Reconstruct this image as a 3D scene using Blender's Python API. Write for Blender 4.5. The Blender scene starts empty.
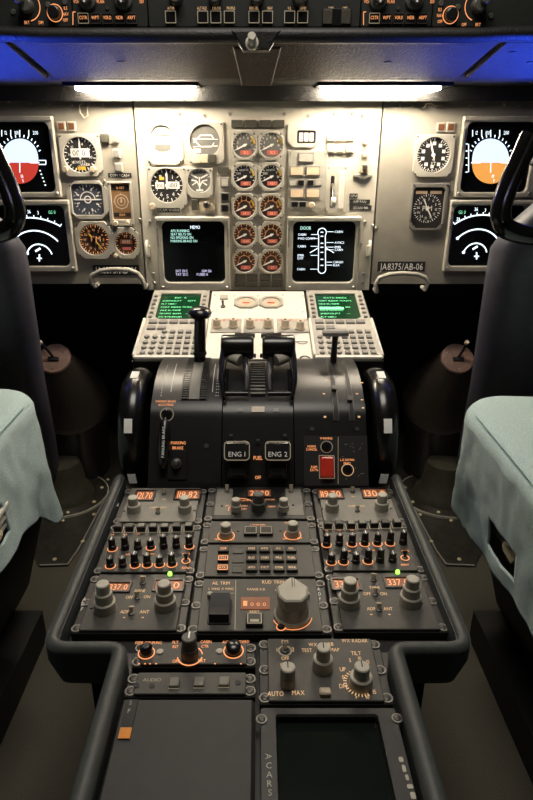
import bpy, bmesh, math, random
from mathutils import Vector, Matrix, noise
random.seed(7)
S = bpy.context.scene
COL = S.collection
PI = math.pi
R = math.radians

# ------------------------------------------------------------------ camera
P = R(22.5); CP, SP = math.cos(P), math.sin(P)
CAM = Vector((0, 0, 1.17)); FPX = 600.0; CX = 258.0
cd = bpy.data.cameras.new('camera'); cam = bpy.data.objects.new('camera', cd); COL.objects.link(cam)
cam.location = CAM; cam.rotation_euler = (PI/2 - P, 0, 0)
cd.sensor_fit = 'VERTICAL'; cd.sensor_height = 24.0; cd.lens = 24.0*FPX/800.0
cd.shift_x = (266.5-CX)/800.0; cd.clip_start = .02
S.camera = cam

def ray(px, py):
    r = (px-CX)/FPX; u = (400-py)/FPX
    return Vector((r, CP+u*SP, -SP+u*CP))
def atY(px, py, y):
    d = ray(px, py); return CAM + d*(y/d.y)
def atZ(px, py, z):
    d = ray(px, py); return CAM + d*((z-CAM.z)/d.z)
def proj(p):
    q = p-CAM; f = q.y*CP-q.z*SP; u = q.y*SP+q.z*CP
    return (CX+q.x/f*FPX, 400-u/f*FPX)

class Face:
    """a plane of the cockpit: u to the right, v up the plane, n out of it"""
    def __init__(s, O, v):
        s.O = Vector(O); s.u = Vector((1, 0, 0)); s.v = Vector(v).normalized(); s.n = s.u.cross(s.v)
    def pt(s, px, py):
        d = ray(px, py); t = (s.O-CAM).dot(s.n)/d.dot(s.n); return CAM+d*t
    def uv(s, px, py):
        q = s.pt(px, py)-s.O; return Vector((q.dot(s.u), q.dot(s.v)))
    def M(s, uv, dz=0):
        m = Matrix((s.u, s.v, s.n)).transposed().to_4x4(); m.translation = s.O+s.u*uv[0]+s.v*uv[1]+s.n*dz
        return m
    def rect(s, x0, y0, x1, y1):
        xm, ym = (x0+x1)/2, (y0+y1)/2
        a, b = s.uv(x0, ym), s.uv(x1, ym); c, d = s.uv(xm, y0), s.uv(xm, y1)
        return Vector(((a.x+b.x)/2, (c.y+d.y)/2)), b.x-a.x, c.y-d.y
    def height(s, px, py, pyt):
        b = s.pt(px, py); h = .002
        while h < .12 and proj(b+s.n*h)[1] > pyt: h += .0005
        return h

# ------------------------------------------------------------------ materials
def mat(name, col, rough=.5, metal=0, emit=None, es=1, var=.12, scale=60, bump=0, bscale=None, coat=0, spec=.5, alpha=None):
    m = bpy.data.materials.new(name); m.use_nodes = True
    nt = m.node_tree; b = nt.nodes['Principled BSDF']
    b.inputs['Roughness'].default_value = rough; b.inputs['Metallic'].default_value = metal
    b.inputs['Specular IOR Level'].default_value = spec
    if coat: b.inputs['Coat Weight'].default_value = coat; b.inputs['Coat Roughness'].default_value = .08
    c = Vector(col)
    tc = nt.nodes.new('ShaderNodeTexCoord')
    nz = nt.nodes.new('ShaderNodeTexNoise'); nz.inputs['Scale'].default_value = scale; nz.inputs['Detail'].default_value = 4
    nt.links.new(tc.outputs['Object'], nz.inputs['Vector'])
    cr = nt.nodes.new('ShaderNodeValToRGB')
    cr.color_ramp.elements[0].position = .3; cr.color_ramp.elements[1].position = .7
    cr.color_ramp.elements[0].color = tuple(c*(1-var))+(1,); cr.color_ramp.elements[1].color = tuple(c*(1+var))+(1,)
    nt.links.new(nz.outputs['Fac'], cr.inputs['Fac']); nt.links.new(cr.outputs['Color'], b.inputs['Base Color'])
    if bump:
        n2 = nt.nodes.new('ShaderNodeTexNoise'); n2.inputs['Scale'].default_value = bscale or 300; n2.inputs['Detail'].default_value = 3
        nt.links.new(tc.outputs['Object'], n2.inputs['Vector'])
        bp = nt.nodes.new('ShaderNodeBump'); bp.inputs['Strength'].default_value = bump; bp.inputs['Distance'].default_value = .002
        nt.links.new(n2.outputs['Fac'], bp.inputs['Height']); nt.links.new(bp.outputs['Normal'], b.inputs['Normal'])
    if emit:
        b.inputs['Emission Color'].default_value = tuple(emit)+(1,); b.inputs['Emission Strength'].default_value = es
    return m
M = {}
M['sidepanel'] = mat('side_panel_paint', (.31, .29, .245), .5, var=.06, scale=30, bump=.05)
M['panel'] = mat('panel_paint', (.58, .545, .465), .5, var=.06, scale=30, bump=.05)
M['bezel'] = mat('bezel_paint', (.44, .42, .365), .4, var=.08)
M['bezel2'] = mat('dark_bezel_paint', (.22, .21, .19), .4, var=.1)
M['pink'] = mat('salmon_label', (.55, .25, .19), .5)
M['deck'] = mat('deck_paint', (.72, .68, .60), .45, var=.05, bump=.04)
M['fring'] = mat('fastener_ring_metal', (.30, .285, .25), .4, metal=.2)
M['cdu'] = mat('keypad_unit_paint', (.41, .385, .335), .45, var=.08)
M['key'] = mat('key_plastic', (.24, .23, .205), .4, var=.08)
M['dial'] = mat('dial_face_black', (.012, .011, .011), .6)
M['dialbrown'] = mat('dial_face_brown', (.05, .028, .018), .6)
M['diallight'] = mat('dial_face_light', (.55, .52, .46), .5)
M['dialgrey'] = mat('dial_face_grey', (.16, .155, .14), .5)
M['white'] = mat('white_marking', (.8, .78, .72), .5, emit=(1, .95, .85), es=.12)
M['amberm'] = mat('amber_marking', (.6, .28, .12), .5, emit=(1, .42, .16), es=.55)
M['redwin'] = mat('red_counter_window', (.42, .11, .09), .5, emit=(1, .2, .15), es=.15)
M['yellow'] = mat('yellow_marking', (.8, .5, .06), .5)
M['orange'] = mat('backlit_orange_lettering', (.5, .2, .08), .5, emit=(1, .36, .13), es=1.1)
M['orangedim'] = mat('dim_backlit_lettering', (.45, .3, .15), .5, emit=(1, .6, .3), es=.6)
M['led'] = mat('orange_led_digits', (.5, .15, .05), .5, emit=(1, .45, .2), es=.95)
M['ledbg'] = mat('display_window_amber', (.16, .05, .02), .4, emit=(1, .25, .09), es=.11)
M['green'] = mat('green_led', (.2, .6, .1), .4, emit=(.35, 1, .1), es=2.2)
M['crt'] = mat('crt_glass_black', (.004, .005, .006), .12, spec=.5)
M['crtwhite'] = mat('crt_white_symbols', (.1, .1, .1), .5, emit=(.8, .92, 1), es=1.8)
M['crtgreen'] = mat('crt_green_symbols', (.05, .2, .1), .5, emit=(.3, 1, .55), es=1.0)
M['crtmint'] = mat('crt_mint_text', (.05, .1, .1), .5, emit=(.55, 1, .85), es=1.3)
M['crtblue'] = mat('crt_violet_text', (.05, .05, .1), .5, emit=(.75, .7, 1), es=1.3)
M['sky'] = mat('crt_blue_sky', (.05, .08, .3), .5, emit=(.70, .82, 1), es=1.25, var=.02)
M['ground'] = mat('crt_red_ground', (.2, .02, .02), .5, emit=(.62, .05, .03), es=.85, var=.02)
M['groundo'] = mat('crt_orange_ground', (.3, .15, .03), .5, emit=(1, .42, .09), es=.85, var=.02)
M['cdugreen'] = mat('green_crt_background', (.004, .022, .009), .2, emit=(.01, .2, .05), es=.16)
M['cdutext'] = mat('green_crt_text', (.05, .4, .15), .5, emit=(.3, 1, .45), es=1.3)
M['module'] = mat('module_face_grey', (.062, .058, .050), .5, var=.12, bump=.05)
M['modlight'] = mat('module_face_light_grey', (.19, .18, .152), .45, var=.1, bump=.05)
M['modbase'] = mat('module_base_dark', (.022, .021, .02), .45, var=.15)
M['black'] = mat('black_plastic', (.012, .012, .012), .35, var=.2)
M['gloss'] = mat('black_gloss_enamel', (.008, .008, .008), .24, coat=.1, var=.2)
M['quad'] = mat('quadrant_black_satin', (.0125, .012, .011), .36, var=.15, bump=.04)
M['knob'] = mat('grey_knob_plastic', (.50, .47, .39), .45, var=.1)
M['knobd'] = mat('dark_grey_knob', (.10, .098, .088), .45, var=.1)
M['cream'] = mat('cream_knob_plastic', (.6, .5, .36), .4, var=.08)
M['steel'] = mat('steel', (.5, .48, .44), .3, metal=1, var=.1)
M['dsteel'] = mat('dark_fastener', (.09, .085, .08), .4, metal=.4, var=.2)
M['brass'] = mat('brass_rivet', (.75, .65, .42), .4, metal=.5)
M['rail'] = mat('slate_rail_paint', (.060, .066, .062), .5, var=.12, bump=.06)
M['skirt'] = mat('slate_skirt_vinyl', (.042, .050, .053), .6, var=.15, bump=.12)
M['lid'] = mat('charcoal_lid', (.020, .0195, .018), .55, var=.12, bump=.06)
M['white_paint'] = mat('white_enamel', (.75, .72, .64), .4, var=.05)
M['wheelmark'] = mat('white_wheel_mark', (.8, .78, .72), .5, var=.05, emit=(1, .95, .85), es=.08)
M['red'] = mat('red_switch_guard', (.42, .025, .015), .35, emit=(1, .05, .02), es=.08)
M['tag'] = mat('orange_tag', (.75, .26, .02), .5)
M['amberlamp'] = mat('amber_annunciator', (.12, .05, .02), .4, emit=(1, .3, .08), es=.06)
M['amberlit'] = mat('amber_legend_lens', (.7, .55, .4), .4, emit=(1, .6, .3), es=.15)
M['anun'] = mat('dark_annunciator', (.075, .07, .055), .4)
M['annlens'] = mat('pale_lens', (.5, .48, .42), .35)
M['blackbtn'] = mat('black_button_cap', (.01, .01, .011), .3)
M['frameline'] = mat('backlit_button_frame', (.3, .28, .22), .5, emit=(1, .8, .5), es=.14)
M['leather'] = mat('brown_black_leather', (.022, .017, .014), .7, var=.25, scale=45, bump=.5, bscale=260, spec=.25)
M['leatherd'] = mat('black_leather', (.011, .0105, .010), .5, var=.2, bump=.5, bscale=260)
M['fcu'] = mat('glareshield_unit_face', (.022, .024, .022), .5, var=.15)
M['lamp'] = mat('flood_light_diffuser', (.9, .9, .85), .4, emit=(1, .86, .66), es=88, var=.01)
M['seat'] = mat('pale_teal_seat_fabric', (.49, .615, .60), .9, var=.16, scale=420, bump=.7, bscale=700, spec=.15)
M['seam'] = mat('seat_piping', (.38, .51, .51), .9, var=.1, spec=.1)
M['seatbase'] = mat('black_seat_frame', (.006, .006, .006), .6)
M['column'] = mat('purple_grey_column_paint', (.058, .057, .078), .5, var=.15, bump=.08)
M['yoke'] = mat('yoke_black_enamel', (.007, .007, .007), .2, coat=.4, var=.2)
M['tiller'] = mat('moulded_brown_black_plastic', (.032, .026, .022), .28, var=.15, bump=.05)
M['cap'] = mat('copper_brown_cap', (.18, .11, .085), .45, var=.15)
M['floor'] = mat('olive_floor_vinyl', (.062, .056, .040), .75, var=.25, scale=350, bump=.3, bscale=500)
M['plate'] = mat('floor_plate_dark', (.03, .027, .023), .35, var=.4, scale=60, bump=.1)
M['boot'] = mat('rubber_boot', (.045, .042, .03), .4, var=.2)
M['wall'] = mat('cockpit_wall_dark', (.02, .02, .02), .8)
M['void'] = mat('footwell_black', (.008, .008, .008), .9)
M['wire'] = mat('pale_wire', (.55, .48, .36), .4)

# ------------------------------------------------------------------ mesh builder
def circ(r, n=32, ry=None, cx=0, cy=0):
    ry = ry or r
    return [(cx+r*math.cos(2*PI*i/n), cy+ry*math.sin(2*PI*i/n)) for i in range(n)]
def rrp(w, h, r=.002, seg=4, cx=0, cy=0):
    r = min(r, w*.499, h*.499); o = []
    for (sx, sy, a0) in ((1, 1, 0), (-1, 1, 90), (-1, -1, 180), (1, -1, 270)):
        for i in range(seg+1):
            a = R(a0+90*i/seg); o.append((cx+sx*(w/2-r)+r*math.cos(a), cy+sy*(h/2-r)+r*math.sin(a)))
    return o
def octp(w, h, c, cx=0, cy=0):
    a, b = w/2, h/2
    return [(cx+x, cy+y) for x, y in ((a, -b+c), (a, b-c), (a-c, b), (-a+c, b), (-a, b-c), (-a, -b+c), (-a+c, -b), (a-c, -b))]
def botcut(w, h, c):                                  # square top, chamfered lower corners
    a, b = w/2, h/2
    return [(a, -b+c), (a, b), (-a, b), (-a, -b+c), (-a+c, -b), (a-c, -b)]
def inset(poly, d):
    n = len(poly); o = []
    for i in range(n):
        p = Vector(poly[i]); e0 = (p-Vector(poly[i-1])); e1 = (Vector(poly[(i+1) % n])-p)
        if e0.length < 1e-9 or e1.length < 1e-9: o.append(tuple(p)); continue
        e0.normalize(); e1.normalize()
        n0 = Vector((-e0.y, e0.x)); n1 = Vector((-e1.y, e1.x)); m = n0+n1
        if m.length < 1e-6: o.append(tuple(p)); continue
        m.normalize(); o.append(tuple(p+m*d/max(.35, m.dot(n0))))
    return o
def cast(poly, a):
    d = Vector((math.cos(a), math.sin(a))); best = None
    for i in range(len(poly)):
        p, q = Vector(poly[i]), Vector(poly[(i+1) % len(poly)]); e = q-p
        den = d.x*e.y-d.y*e.x
        if abs(den) < 1e-12: continue
        t = (p.x*e.y-p.y*e.x)/den; s = (p.x*d.y-p.y*d.x)/den
        if t > 0 and -1e-6 <= s <= 1+1e-6 and (best is None or t > best): best = t
    return d*(best or .001)

GL = {}
def glyphs(chars):
    cu = bpy.data.curves.new('tmp', 'FONT'); cu.resolution_u = 2; ob = bpy.data.objects.new('tmp', cu); COL.objects.link(ob)
    for ch in chars:
        cu.body = ch
        dg = bpy.context.evaluated_depsgraph_get(); dg.update()
        e = ob.evaluated_get(dg); me = e.to_mesh()
        vs = [(v.co.x, v.co.y) for v in me.vertices]; fs = [tuple(p.vertices) for p in me.polygons]
        e.to_mesh_clear()
        if vs:
            x0 = min(v[0] for v in vs); x1 = max(v[0] for v in vs)
            GL[ch] = ([(v[0]-x0, v[1]) for v in vs], fs, x1-x0)
    bpy.data.objects.remove(ob); bpy.data.curves.remove(cu)
glyphs('ABCDEFGHIJKLMNOPQRSTUVWXYZ0123456789./-+:>')

class MB:
    def __init__(s): s.v = []; s.f = []; s.X = None
    def add(s, v, f):
        n = len(s.v)
        if s.X is not None: v = [tuple(s.X @ Vector(p)) for p in v]
        s.v += [tuple(p) for p in v]; s.f += [tuple(i+n for i in q) for q in f]; return s
    def rings(s, rs, cap0=True, cap1=True, closed=True):
        n = len(rs[0]); v = [p for r in rs for p in r]; f = []
        for k in range(len(rs)-1):
            for i in range(n if closed else n-1):
                j = (i+1) % n; f.append((k*n+i, k*n+j, (k+1)*n+j, (k+1)*n+i))
        if cap0: f.append(tuple(reversed(range(n))))
        if cap1: f.append(tuple((len(rs)-1)*n+i for i in range(n)))
        return s.add(v, f)
    def prism(s, poly, z0, z1, ch=0):
        rs = [[(x, y, z0) for x, y in poly]]
        if ch:
            rs += [[(x, y, z1-ch) for x, y in poly], [(x, y, z1) for x, y in inset(poly, ch)]]
        else: rs += [[(x, y, z1) for x, y in poly]]
        return s.rings(rs)
    def rr(s, cx, cy, w, h, r, z0, z1, ch=0): return s.prism(rrp(w, h, r, 4, cx, cy), z0, z1, ch)
    def box(s, x0, y0, z0, x1, y1, z1): return s.prism([(x0, y0), (x1, y0), (x1, y1), (x0, y1)], z0, z1)
    def cyl(s, cx, cy, r, z0, z1, n=24, ch=0, ry=None): return s.prism(circ(r, n, ry, cx, cy), z0, z1, ch)
    def lathe(s, prof, cx=0, cy=0, n=24):
        return s.rings([[(cx+r*math.cos(2*PI*i/n), cy+r*math.sin(2*PI*i/n), z) for i in range(n)] for r, z in prof])
    def frame(s, outer, inner, z0, z1, ch=.0008, cx=0, cy=0, zi=None):
        ang = sorted(set(round(math.atan2(y, x), 4) for x, y in outer+inner))
        o = [cast(outer, a) for a in ang]; i_ = [cast(inner, a) for a in ang]; zi = z0 if zi is None else zi
        sh = lambda pts, z, k=1.0: [(cx+p.x*k, cy+p.y*k, z) for p in pts]
        mo = [p*(1-ch/max(p.length, 1e-4)) for p in o]; mi = [p*(1+ch/max(p.length, 1e-4)) for p in i_]
        return s.rings([sh(o, z0), sh(o, z1-ch), sh(mo, z1), sh(mi, z1), sh(i_, z1-ch), sh(i_, zi)], cap0=False, cap1=False)
    def tube(s, pts, r, n=10, caps=True, sq=None):
        pts = [Vector(p) for p in pts]; rs = []
        rad = r if isinstance(r, (list, tuple)) else [r]*len(pts)
        up = None
        for i, p in enumerate(pts):
            t = (pts[min(i+1, len(pts)-1)]-pts[max(i-1, 0)]).normalized()
            if up is None:
                up = Vector((0, 0, 1)) if abs(t.z) < .9 else Vector((1, 0, 0))
            a = (up-t*up.dot(t)).normalized(); up = a; b = t.cross(a)
            k = sq or 1
            rs.append([tuple(p+a*(rad[i]*math.cos(2*PI*j/n))+b*(rad[i]*k*math.sin(2*PI*j/n))) for j in range(n)])
        return s.rings(rs, caps, caps)
    def line(s, x0, y0, x1, y1, w, z, t=.0004):
        a, b = Vector((x0, y0)), Vector((x1, y1)); d = (b-a)
        if d.length < 1e-7: return s
        d.normalize(); q = Vector((-d.y, d.x))*w/2
        return s.prism([tuple(a-q), tuple(b-q), tuple(b+q), tuple(a+q)], z, z+t)
    def poly(s, pts, w, z, closed=False, t=.0004):
        L = list(pts)+([pts[0]] if closed else [])
        for i in range(len(L)-1): s.line(*L[i], *L[i+1], w, z, t)
        return s
    def arc(s, cx, cy, r, a0, a1, w, z, n=24, t=.0004, ry=None):
        k = (ry or r)/r
        pts = lambda q: [(cx+q*math.cos(R(a0+(a1-a0)*i/n)), cy+q*k*math.sin(R(a0+(a1-a0)*i/n))) for i in range(n+1)]
        A, B = pts(r-w/2), pts(r+w/2)
        for i in range(n): s.prism([A[i], B[i], B[i+1], A[i+1]], z, z+t)
        return s
    def outline(s, cx, cy, w, h, lw, z, t=.0004):
        return s.frame(rrp(w, h, .001, 2), rrp(w-2*lw, h-2*lw, .0006, 2), z, z+t, 0, cx, cy)
    def text(s, st, cx, cy, h, z, rot=0, wf=1.0, align=0, maxw=None):
        tot = 0; pos = []
        for c in st:
            if c in GL: pos.append((c, tot)); tot += GL[c][2]+.10
            else: tot += .34
        tot -= .10; k = h/.70; wf = min(wf, maxw/(tot*k)) if maxw else wf; a = R(rot); ca, sa = math.cos(a), math.sin(a)
        off = -tot/2 if align == 0 else 0
        for c, x in pos:
            vs, fs, w = GL[c]; vv = []
            for (vx, vy) in vs:
                X = (x+vx+off)*k*wf; Y = (vy-.35)*k
                vv.append((cx+X*ca-Y*sa, cy+X*sa+Y*ca, z))
            s.add(vv, fs)
        return s
    def mesh(s, name, m, smooth=True, ang=38):
        me = bpy.data.meshes.new(name); me.from_pydata(s.v, [], s.f)
        bm = bmesh.new(); bm.from_mesh(me)
        bmesh.ops.recalc_face_normals(bm, faces=bm.faces)
        if smooth:
            for f in bm.faces: f.smooth = True
            for e in bm.edges:
                if len(e.link_faces) == 2 and e.calc_face_angle(0) > R(ang): e.smooth = False
        bm.to_mesh(me); bm.free()
        me.materials.append(m if not isinstance(m, str) else M[m]); return me

def link(name, me, parent=None, loc=None, rot=None, label=None):
    o = bpy.data.objects.new(name, me); COL.objects.link(o)
    if parent: o.parent = parent
    if loc is not None: o.location = loc
    if rot: o.rotation_euler = rot
    if label: o['label'] = label
    return o
def part(name, mb, m, parent=None, label=None, **k):
    if not mb.v: return None
    return link(name, mb.mesh(name, m, **k), parent, label=label)
def T(name, label, cat, mtx=None, group=None):
    o = bpy.data.objects.new(name, None); COL.objects.link(o); o.empty_display_size = .02
    if mtx is not None: o.matrix_world = mtx
    o['label'] = label; o['category'] = cat
    if group: o['group'] = group
    return o
def tag(o, label, cat, group=None):
    o['label'] = label; o['category'] = cat
    if group: o['group'] = group
    return o
def struct(name, mb, m, **k):
    o = part(name, mb, m, **k); o['kind'] = 'structure'; return o

# shared small hardware
def screw_mesh(nm, r, h, m, n=12):
    b = MB(); b.lathe([(r, 0), (r, h*.55), (r*.75, h)], n=n); b.box(-r*.7, -r*.13, h, r*.7, r*.13, h*1.06); return b.mesh(nm, m)
SC_S = screw_mesh('screw', .0022, .0014, 'steel'); SC_D = screw_mesh('dark_screw', .0022, .0014, 'dsteel'); SC_P = screw_mesh('panel_screw', .0042, .0026, 'steel')
SC_B = screw_mesh('brass_screw', .0055, .003, 'brass')
def fastener_meshes():
    a = MB(); a.frame(circ(.0062, 20), circ(.0042, 20), 0, .0016, .0004)
    b = MB(); b.lathe([(.0041, 0), (.0041, .0012), (.003, .0020)], n=16); b.box(-.003, -.0005, .002, .003, .0005, .0024)
    return a.mesh('fastener_ring', 'fring'), b.mesh('fastener_head', 'dsteel')
FR, FH = fastener_meshes()
def fastener(par, x, y, z=0, k=1.0):
    o = link('fastener', FH, par, (x, y, z), (0, 0, random.uniform(0, 3))); k *= 1.08; o.scale = (k, k, k)
    link('ring', FR, o)
def screws(par, pts, z, me=None, nm='screw'):
    for x, y in pts: link(nm, me or SC_S, par, (x, y, z), (0, 0, random.uniform(0, 3)))

# ------------------------------------------------------------------ planes
FP = Face((0, 1.557, 1.05), (0, 0, 1))                                 # main instrument panel
FG = Face((0, 1.225, 1.40), (0, 0, 1))                                 # glareshield control unit
FD = Face((0, 1.206, .7625), (0, 1.53-1.206, .845-.7625))               # sloping keypad deck
FQ = Face((0, .925, .62), (0, .075, .11))                              # rear face of the quadrant
FT = Face((0, 0, .62), (0, 1, 0))                                      # top of the pedestal
FL = Face((0, 0, .2), (0, 1, 0))                                       # floor

# ------------------------------------------------------------------ setting
b = MB(); b.box(-1.3, -.9, .15, 1.3, 2.1, .2); struct('floor', b, 'floor')
b = MB(); b.box(-1.3, 2.1, .15, 1.3, 2.14, 1.3); struct('wall_front', b, 'void')
b = MB(); b.box(-1.34, -.9, .15, -1.3, 2.14, 2.2); struct('wall_left', b, 'wall')
b = MB(); b.box(1.3, -.9, .15, 1.34, 2.14, 2.2); struct('wall_right', b, 'wall')
b = MB(); b.box(-1.34, -.94, .15, 1.34, -.9, 2.2); struct('wall_back', b, 'wall')
b = MB(); b.box(-1.34, -.94, 2.2, 1.34, 1.25, 2.24); struct('ceiling', b, mat('ceiling_lining', (.3, .3, .29), .8))
# ------------------------------------------------------------------ unit context: pixel-measured spots on a plane -> local metres
class U:
    def __init__(s, F, rect, name, label, cat, group=None, dz=0):
        s.F = F; s.c, s.w, s.h = F.rect(*rect); s.k = s.w/(rect[2]-rect[0]); s.kv = s.h/(rect[3]-rect[1])
        s.M = F.M(s.c, dz); s.t = T(name, label, cat, s.M, group)
    def l(s, px, py):
        q = s.F.uv(px, py)-s.c; return q.x, q.y
    def p(s, name, mb, m, parent=None, label=None): return part(name, mb, m, parent or s.t, label)

# ------------------------------------------------------------------ instrument panel plates
def uvx(px, py): return FP.uv(px, py)
ztop = FP.uv(258, 97).y
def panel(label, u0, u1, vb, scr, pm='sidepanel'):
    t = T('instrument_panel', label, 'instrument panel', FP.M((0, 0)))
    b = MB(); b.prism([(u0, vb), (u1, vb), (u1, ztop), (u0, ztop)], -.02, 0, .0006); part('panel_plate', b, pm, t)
    screws(t, [tuple(FP.uv(*q)) for q in scr], 0, SC_P, 'panel_screw')
    return t
vbc = FP.uv(258, 290).y; vbs = FP.uv(258, 284).y
pc = panel('pale grey centre instrument panel under the glareshield, carrying the paired round dials', -.2895, .2895, vbc,
           [(152, 115), (162, 114), (180, 114), (205, 116), (230, 114), (284, 114), (308, 116), (334, 114), (352, 114), (362, 116), (150, 222), (154, 274), (155, 283), (365, 222), (364, 274), (363, 283), (158, 237), (361, 244)], 'panel')
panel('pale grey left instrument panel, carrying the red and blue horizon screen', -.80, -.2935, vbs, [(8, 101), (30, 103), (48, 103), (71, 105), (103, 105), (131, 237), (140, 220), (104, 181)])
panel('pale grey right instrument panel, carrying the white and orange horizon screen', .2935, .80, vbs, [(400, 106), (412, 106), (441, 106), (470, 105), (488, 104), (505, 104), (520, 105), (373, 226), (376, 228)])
# darker sub-plate behind the paired engine dials
b = MB(); c, w, h = FP.rect(231, 129, 286, 290); b.rr(c.x, c.y, w, h, .003, 0, .0012); part('engine_subplate', b, 'bezel', pc, 'darker grey sub-plate behind the paired dials')

def taper(mb, x, y, ang, ln, w, z, tail=.25):
    a = R(ang); d = Vector((math.cos(a), math.sin(a))); q = Vector((-d.y, d.x)); c = Vector((x, y))
    mb.prism([tuple(c-d*ln*tail-q*w/2), tuple(c+d*ln*.7-q*w/2), tuple(c+d*ln), tuple(c+d*ln*.7+q*w/2), tuple(c-d*ln*tail+q*w/2)], z, z+.0008)

def gauge(name, label, cat, rect, dial, shape='oct', dm='dial', bm='bezel', ticks=(36, 0, 360), nums=None, mk='white', needles=(), wins=(), texts=(), knobs=(), arcs=(), group=None, dep=.007, ns=None, sc=True, cut=.2, sq=None, extra=None):
    u = U(FP, rect, name, label, cat, group)
    dx, dy = u.l(dial[0], dial[1]); r = dial[2]*u.k
    w, h = u.w, u.h; cc = cut*w
    o = {'oct': octp(w, h, cc), 'bot': botcut(w, h, cc), 'rr': rrp(w, h, .004)}[shape]
    o = [(x-dx, y-dy) for x, y in o]
    if sq: inn = octp(sq[0]*u.k, sq[1]*u.kv, .006) if len(sq) == 3 else rrp(sq[0]*u.k, sq[1]*u.kv, .004)
    else: inn = circ(r, 40)
    b = MB(); b.frame(o, inn, 0, dep, .001, dx, dy); u.p('bezel', b, bm)
    b = MB(); b.prism([(x*1.03+dx, y*1.03+dy) for x, y in inn], .0004, .0016); d = u.p('dial', b, dm)
    b = MB()
    if ticks:
        n, a0, a1 = ticks
        for i in range(n+1):
            a = R(a0+(a1-a0)*i/n); L = .80 if i % 2 == 0 else .88; ca, sa = math.cos(a), math.sin(a)
            b.line(dx+ca*r*L, dy+sa*r*L, dx+ca*r*.97, dy+sa*r*.97, r*(.05 if i % 2 == 0 else .035), .0018)
    if nums:
        lst, a0, a1 = nums; n = len(lst)
        for i, t_ in enumerate(lst):
            a = R(a0+(a1-a0)*i/max(1, n-1)); b.text(t_, dx+math.cos(a)*r*.64, dy+math.sin(a)*r*.64, ns or r*.24, .002)
    for (ar, a0, a1, aw) in arcs: b.arc(dx, dy, r*ar, a0, a1, r*aw, .0018)
    for (t_, tx, ty, th) in texts: b.text(t_, dx+tx*r, dy+ty*r, th*r, .0022)
    u.p('markings', b, mk, d)
    for (wx, wy, ww, wh, wm, wt, tm) in wins:
        b = MB(); b.rr(dx+wx*r, dy+wy*r, ww*r, wh*r, .001, .0016, .0024); q = u.p('window', b, wm, d)
        if wt:
            b = MB(); b.text(wt, dx+wx*r, dy+wy*r, wh*r*.62, .0027, 0, 1, 0, ww*r*.85); u.p('digits', b, tm, q)
    for (ang, ln, wd, nm) in needles:
        b = MB(); taper(b, dx, dy, ang, ln*r, wd*r, .0032); b.cyl(dx, dy, r*.12, .0026, .0045, 14); u.p('needle', b, nm)
    for (kx, ky, kr) in knobs:
        lx, ly = u.l(kx, ky); b = MB(); b.lathe([(kr*u.k, 0), (kr*u.k, .013), (kr*u.k*.8, .016)], lx, ly, 16); u.p('knob', b, 'cream')
    if sc:
        ix, iy = w/2-cc*.42-.001, h/2-cc*.42-.001
        top = w/2-.005
        pts = [(-ix, -iy), (ix, -iy)] + ([(-ix, iy), (ix, iy)] if shape == 'oct' else [(-top, h/2-.005), (top, h/2-.005)])
        screws(u.t, pts, dep, SC_D)
    if extra: extra(u, dx, dy, r)
    return u

n10 = ['0', '1', '2', '3', '4', '5', '6', '7', '8', '9']
# -- centre panel, left cluster
def hz(u, dx, dy, r):
    b = MB(); b.line(dx-r*.75, dy+r*.28, dx+r*.75, dy+r*.28, r*.05, .0022); b.rr(dx, dy-r*.62, r*1.25, r*.45, .001, .0016, .0026); b.line(dx-r*.4, dy-r*.85, dx+r*.4, dy-r*.85, r*.12, .003); u.p('horizon_bar', b, 'dialgrey')
gauge('attitude_indicator', 'round standby horizon with a bright blank face, top left of the centre panel', 'gauge', (146, 121, 183, 165), (162.5, 139, 12.5), 'bot', dm='diallight', bm='panel', ticks=(8, 30, 150), mk='dialgrey', extra=hz, cut=.16)
def syn(u, dx, dy, r):
    b = MB()
    for s in (-1, 1):
        b.poly([(dx-r*.75, dy-s*r*.1), (dx-r*.3, dy+s*r*.35), (dx+r*.45, dy+s*r*.35), (dx+r*.6, dy+s*r*.1)], r*.07, .002)
        b.line(dx-r*.8, dy-s*r*.25+r*-.1, dx+r*.85, dy-s*r*.2-r*.1, r*.05, .002)
    b.rr(dx-r*.55, dy-r*.6, r*.5, r*.25, .001, .0018, .0022); u.p('flow_diagram', b, 'white')
    for i, px in enumerate((196.8, 204.6, 212.6)):
        x, y = u.l(px, 158.5); b = MB(); b.rr(x, y, .0175, .0195, .002, .006, .011, .001); u.p('button', b, ('amberlit', 'cream', 'anun')[i])
gauge('brake_pressure_indicator', 'square gauge with a white line diagram above three push buttons', 'gauge', (188, 122, 224, 165), (205, 141, 15), 'bot', dm='dialgrey', ticks=None, extra=syn, cut=.14)
gauge('altimeter', 'round black standby altimeter with two white number windows, left of the centre panel', 'gauge', (149, 167, 187, 208), (167, 185.5, 15.8), 'bot', ticks=(20, 0, 360), nums=(n10, 90, -234), needles=((88, .9, .1, 'white'),),
      wins=((-.45, 0, .55, .38, 'white', '300', 'black'), (.42, .02, .75, .42, 'white', '1013', 'black'), (-.3, .42, .3, .18, 'yellow', None, None)), knobs=((153, 206, 3.2),), cut=.14)
def fl(u, dx, dy, r):
    b = MB()
    for s in (-1, 1):
        b.poly([(dx, dy-r*.5), (dx+s*r*.25, dy-r*.05), (dx+s*r*.7, dy+r*.05)], r*.12, .002)
        b.poly([(dx+s*r*.12, dy+r*.2), (dx+s*r*.75, dy+r*.5)], r*.12, .002); b.line(dx+s*r*.2, dy-r*.1, dx+s*r*.65, dy-r*.38, r*.1, .002)
    b.line(dx, dy-r*.8, dx, dy+r*.3, r*.12, .002); b.line(dx-r*.3, dy-r*.82, dx+r*.3, dy-r*.82, r*.16, .002); u.p('aircraft_symbol', b, 'white')
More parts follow.
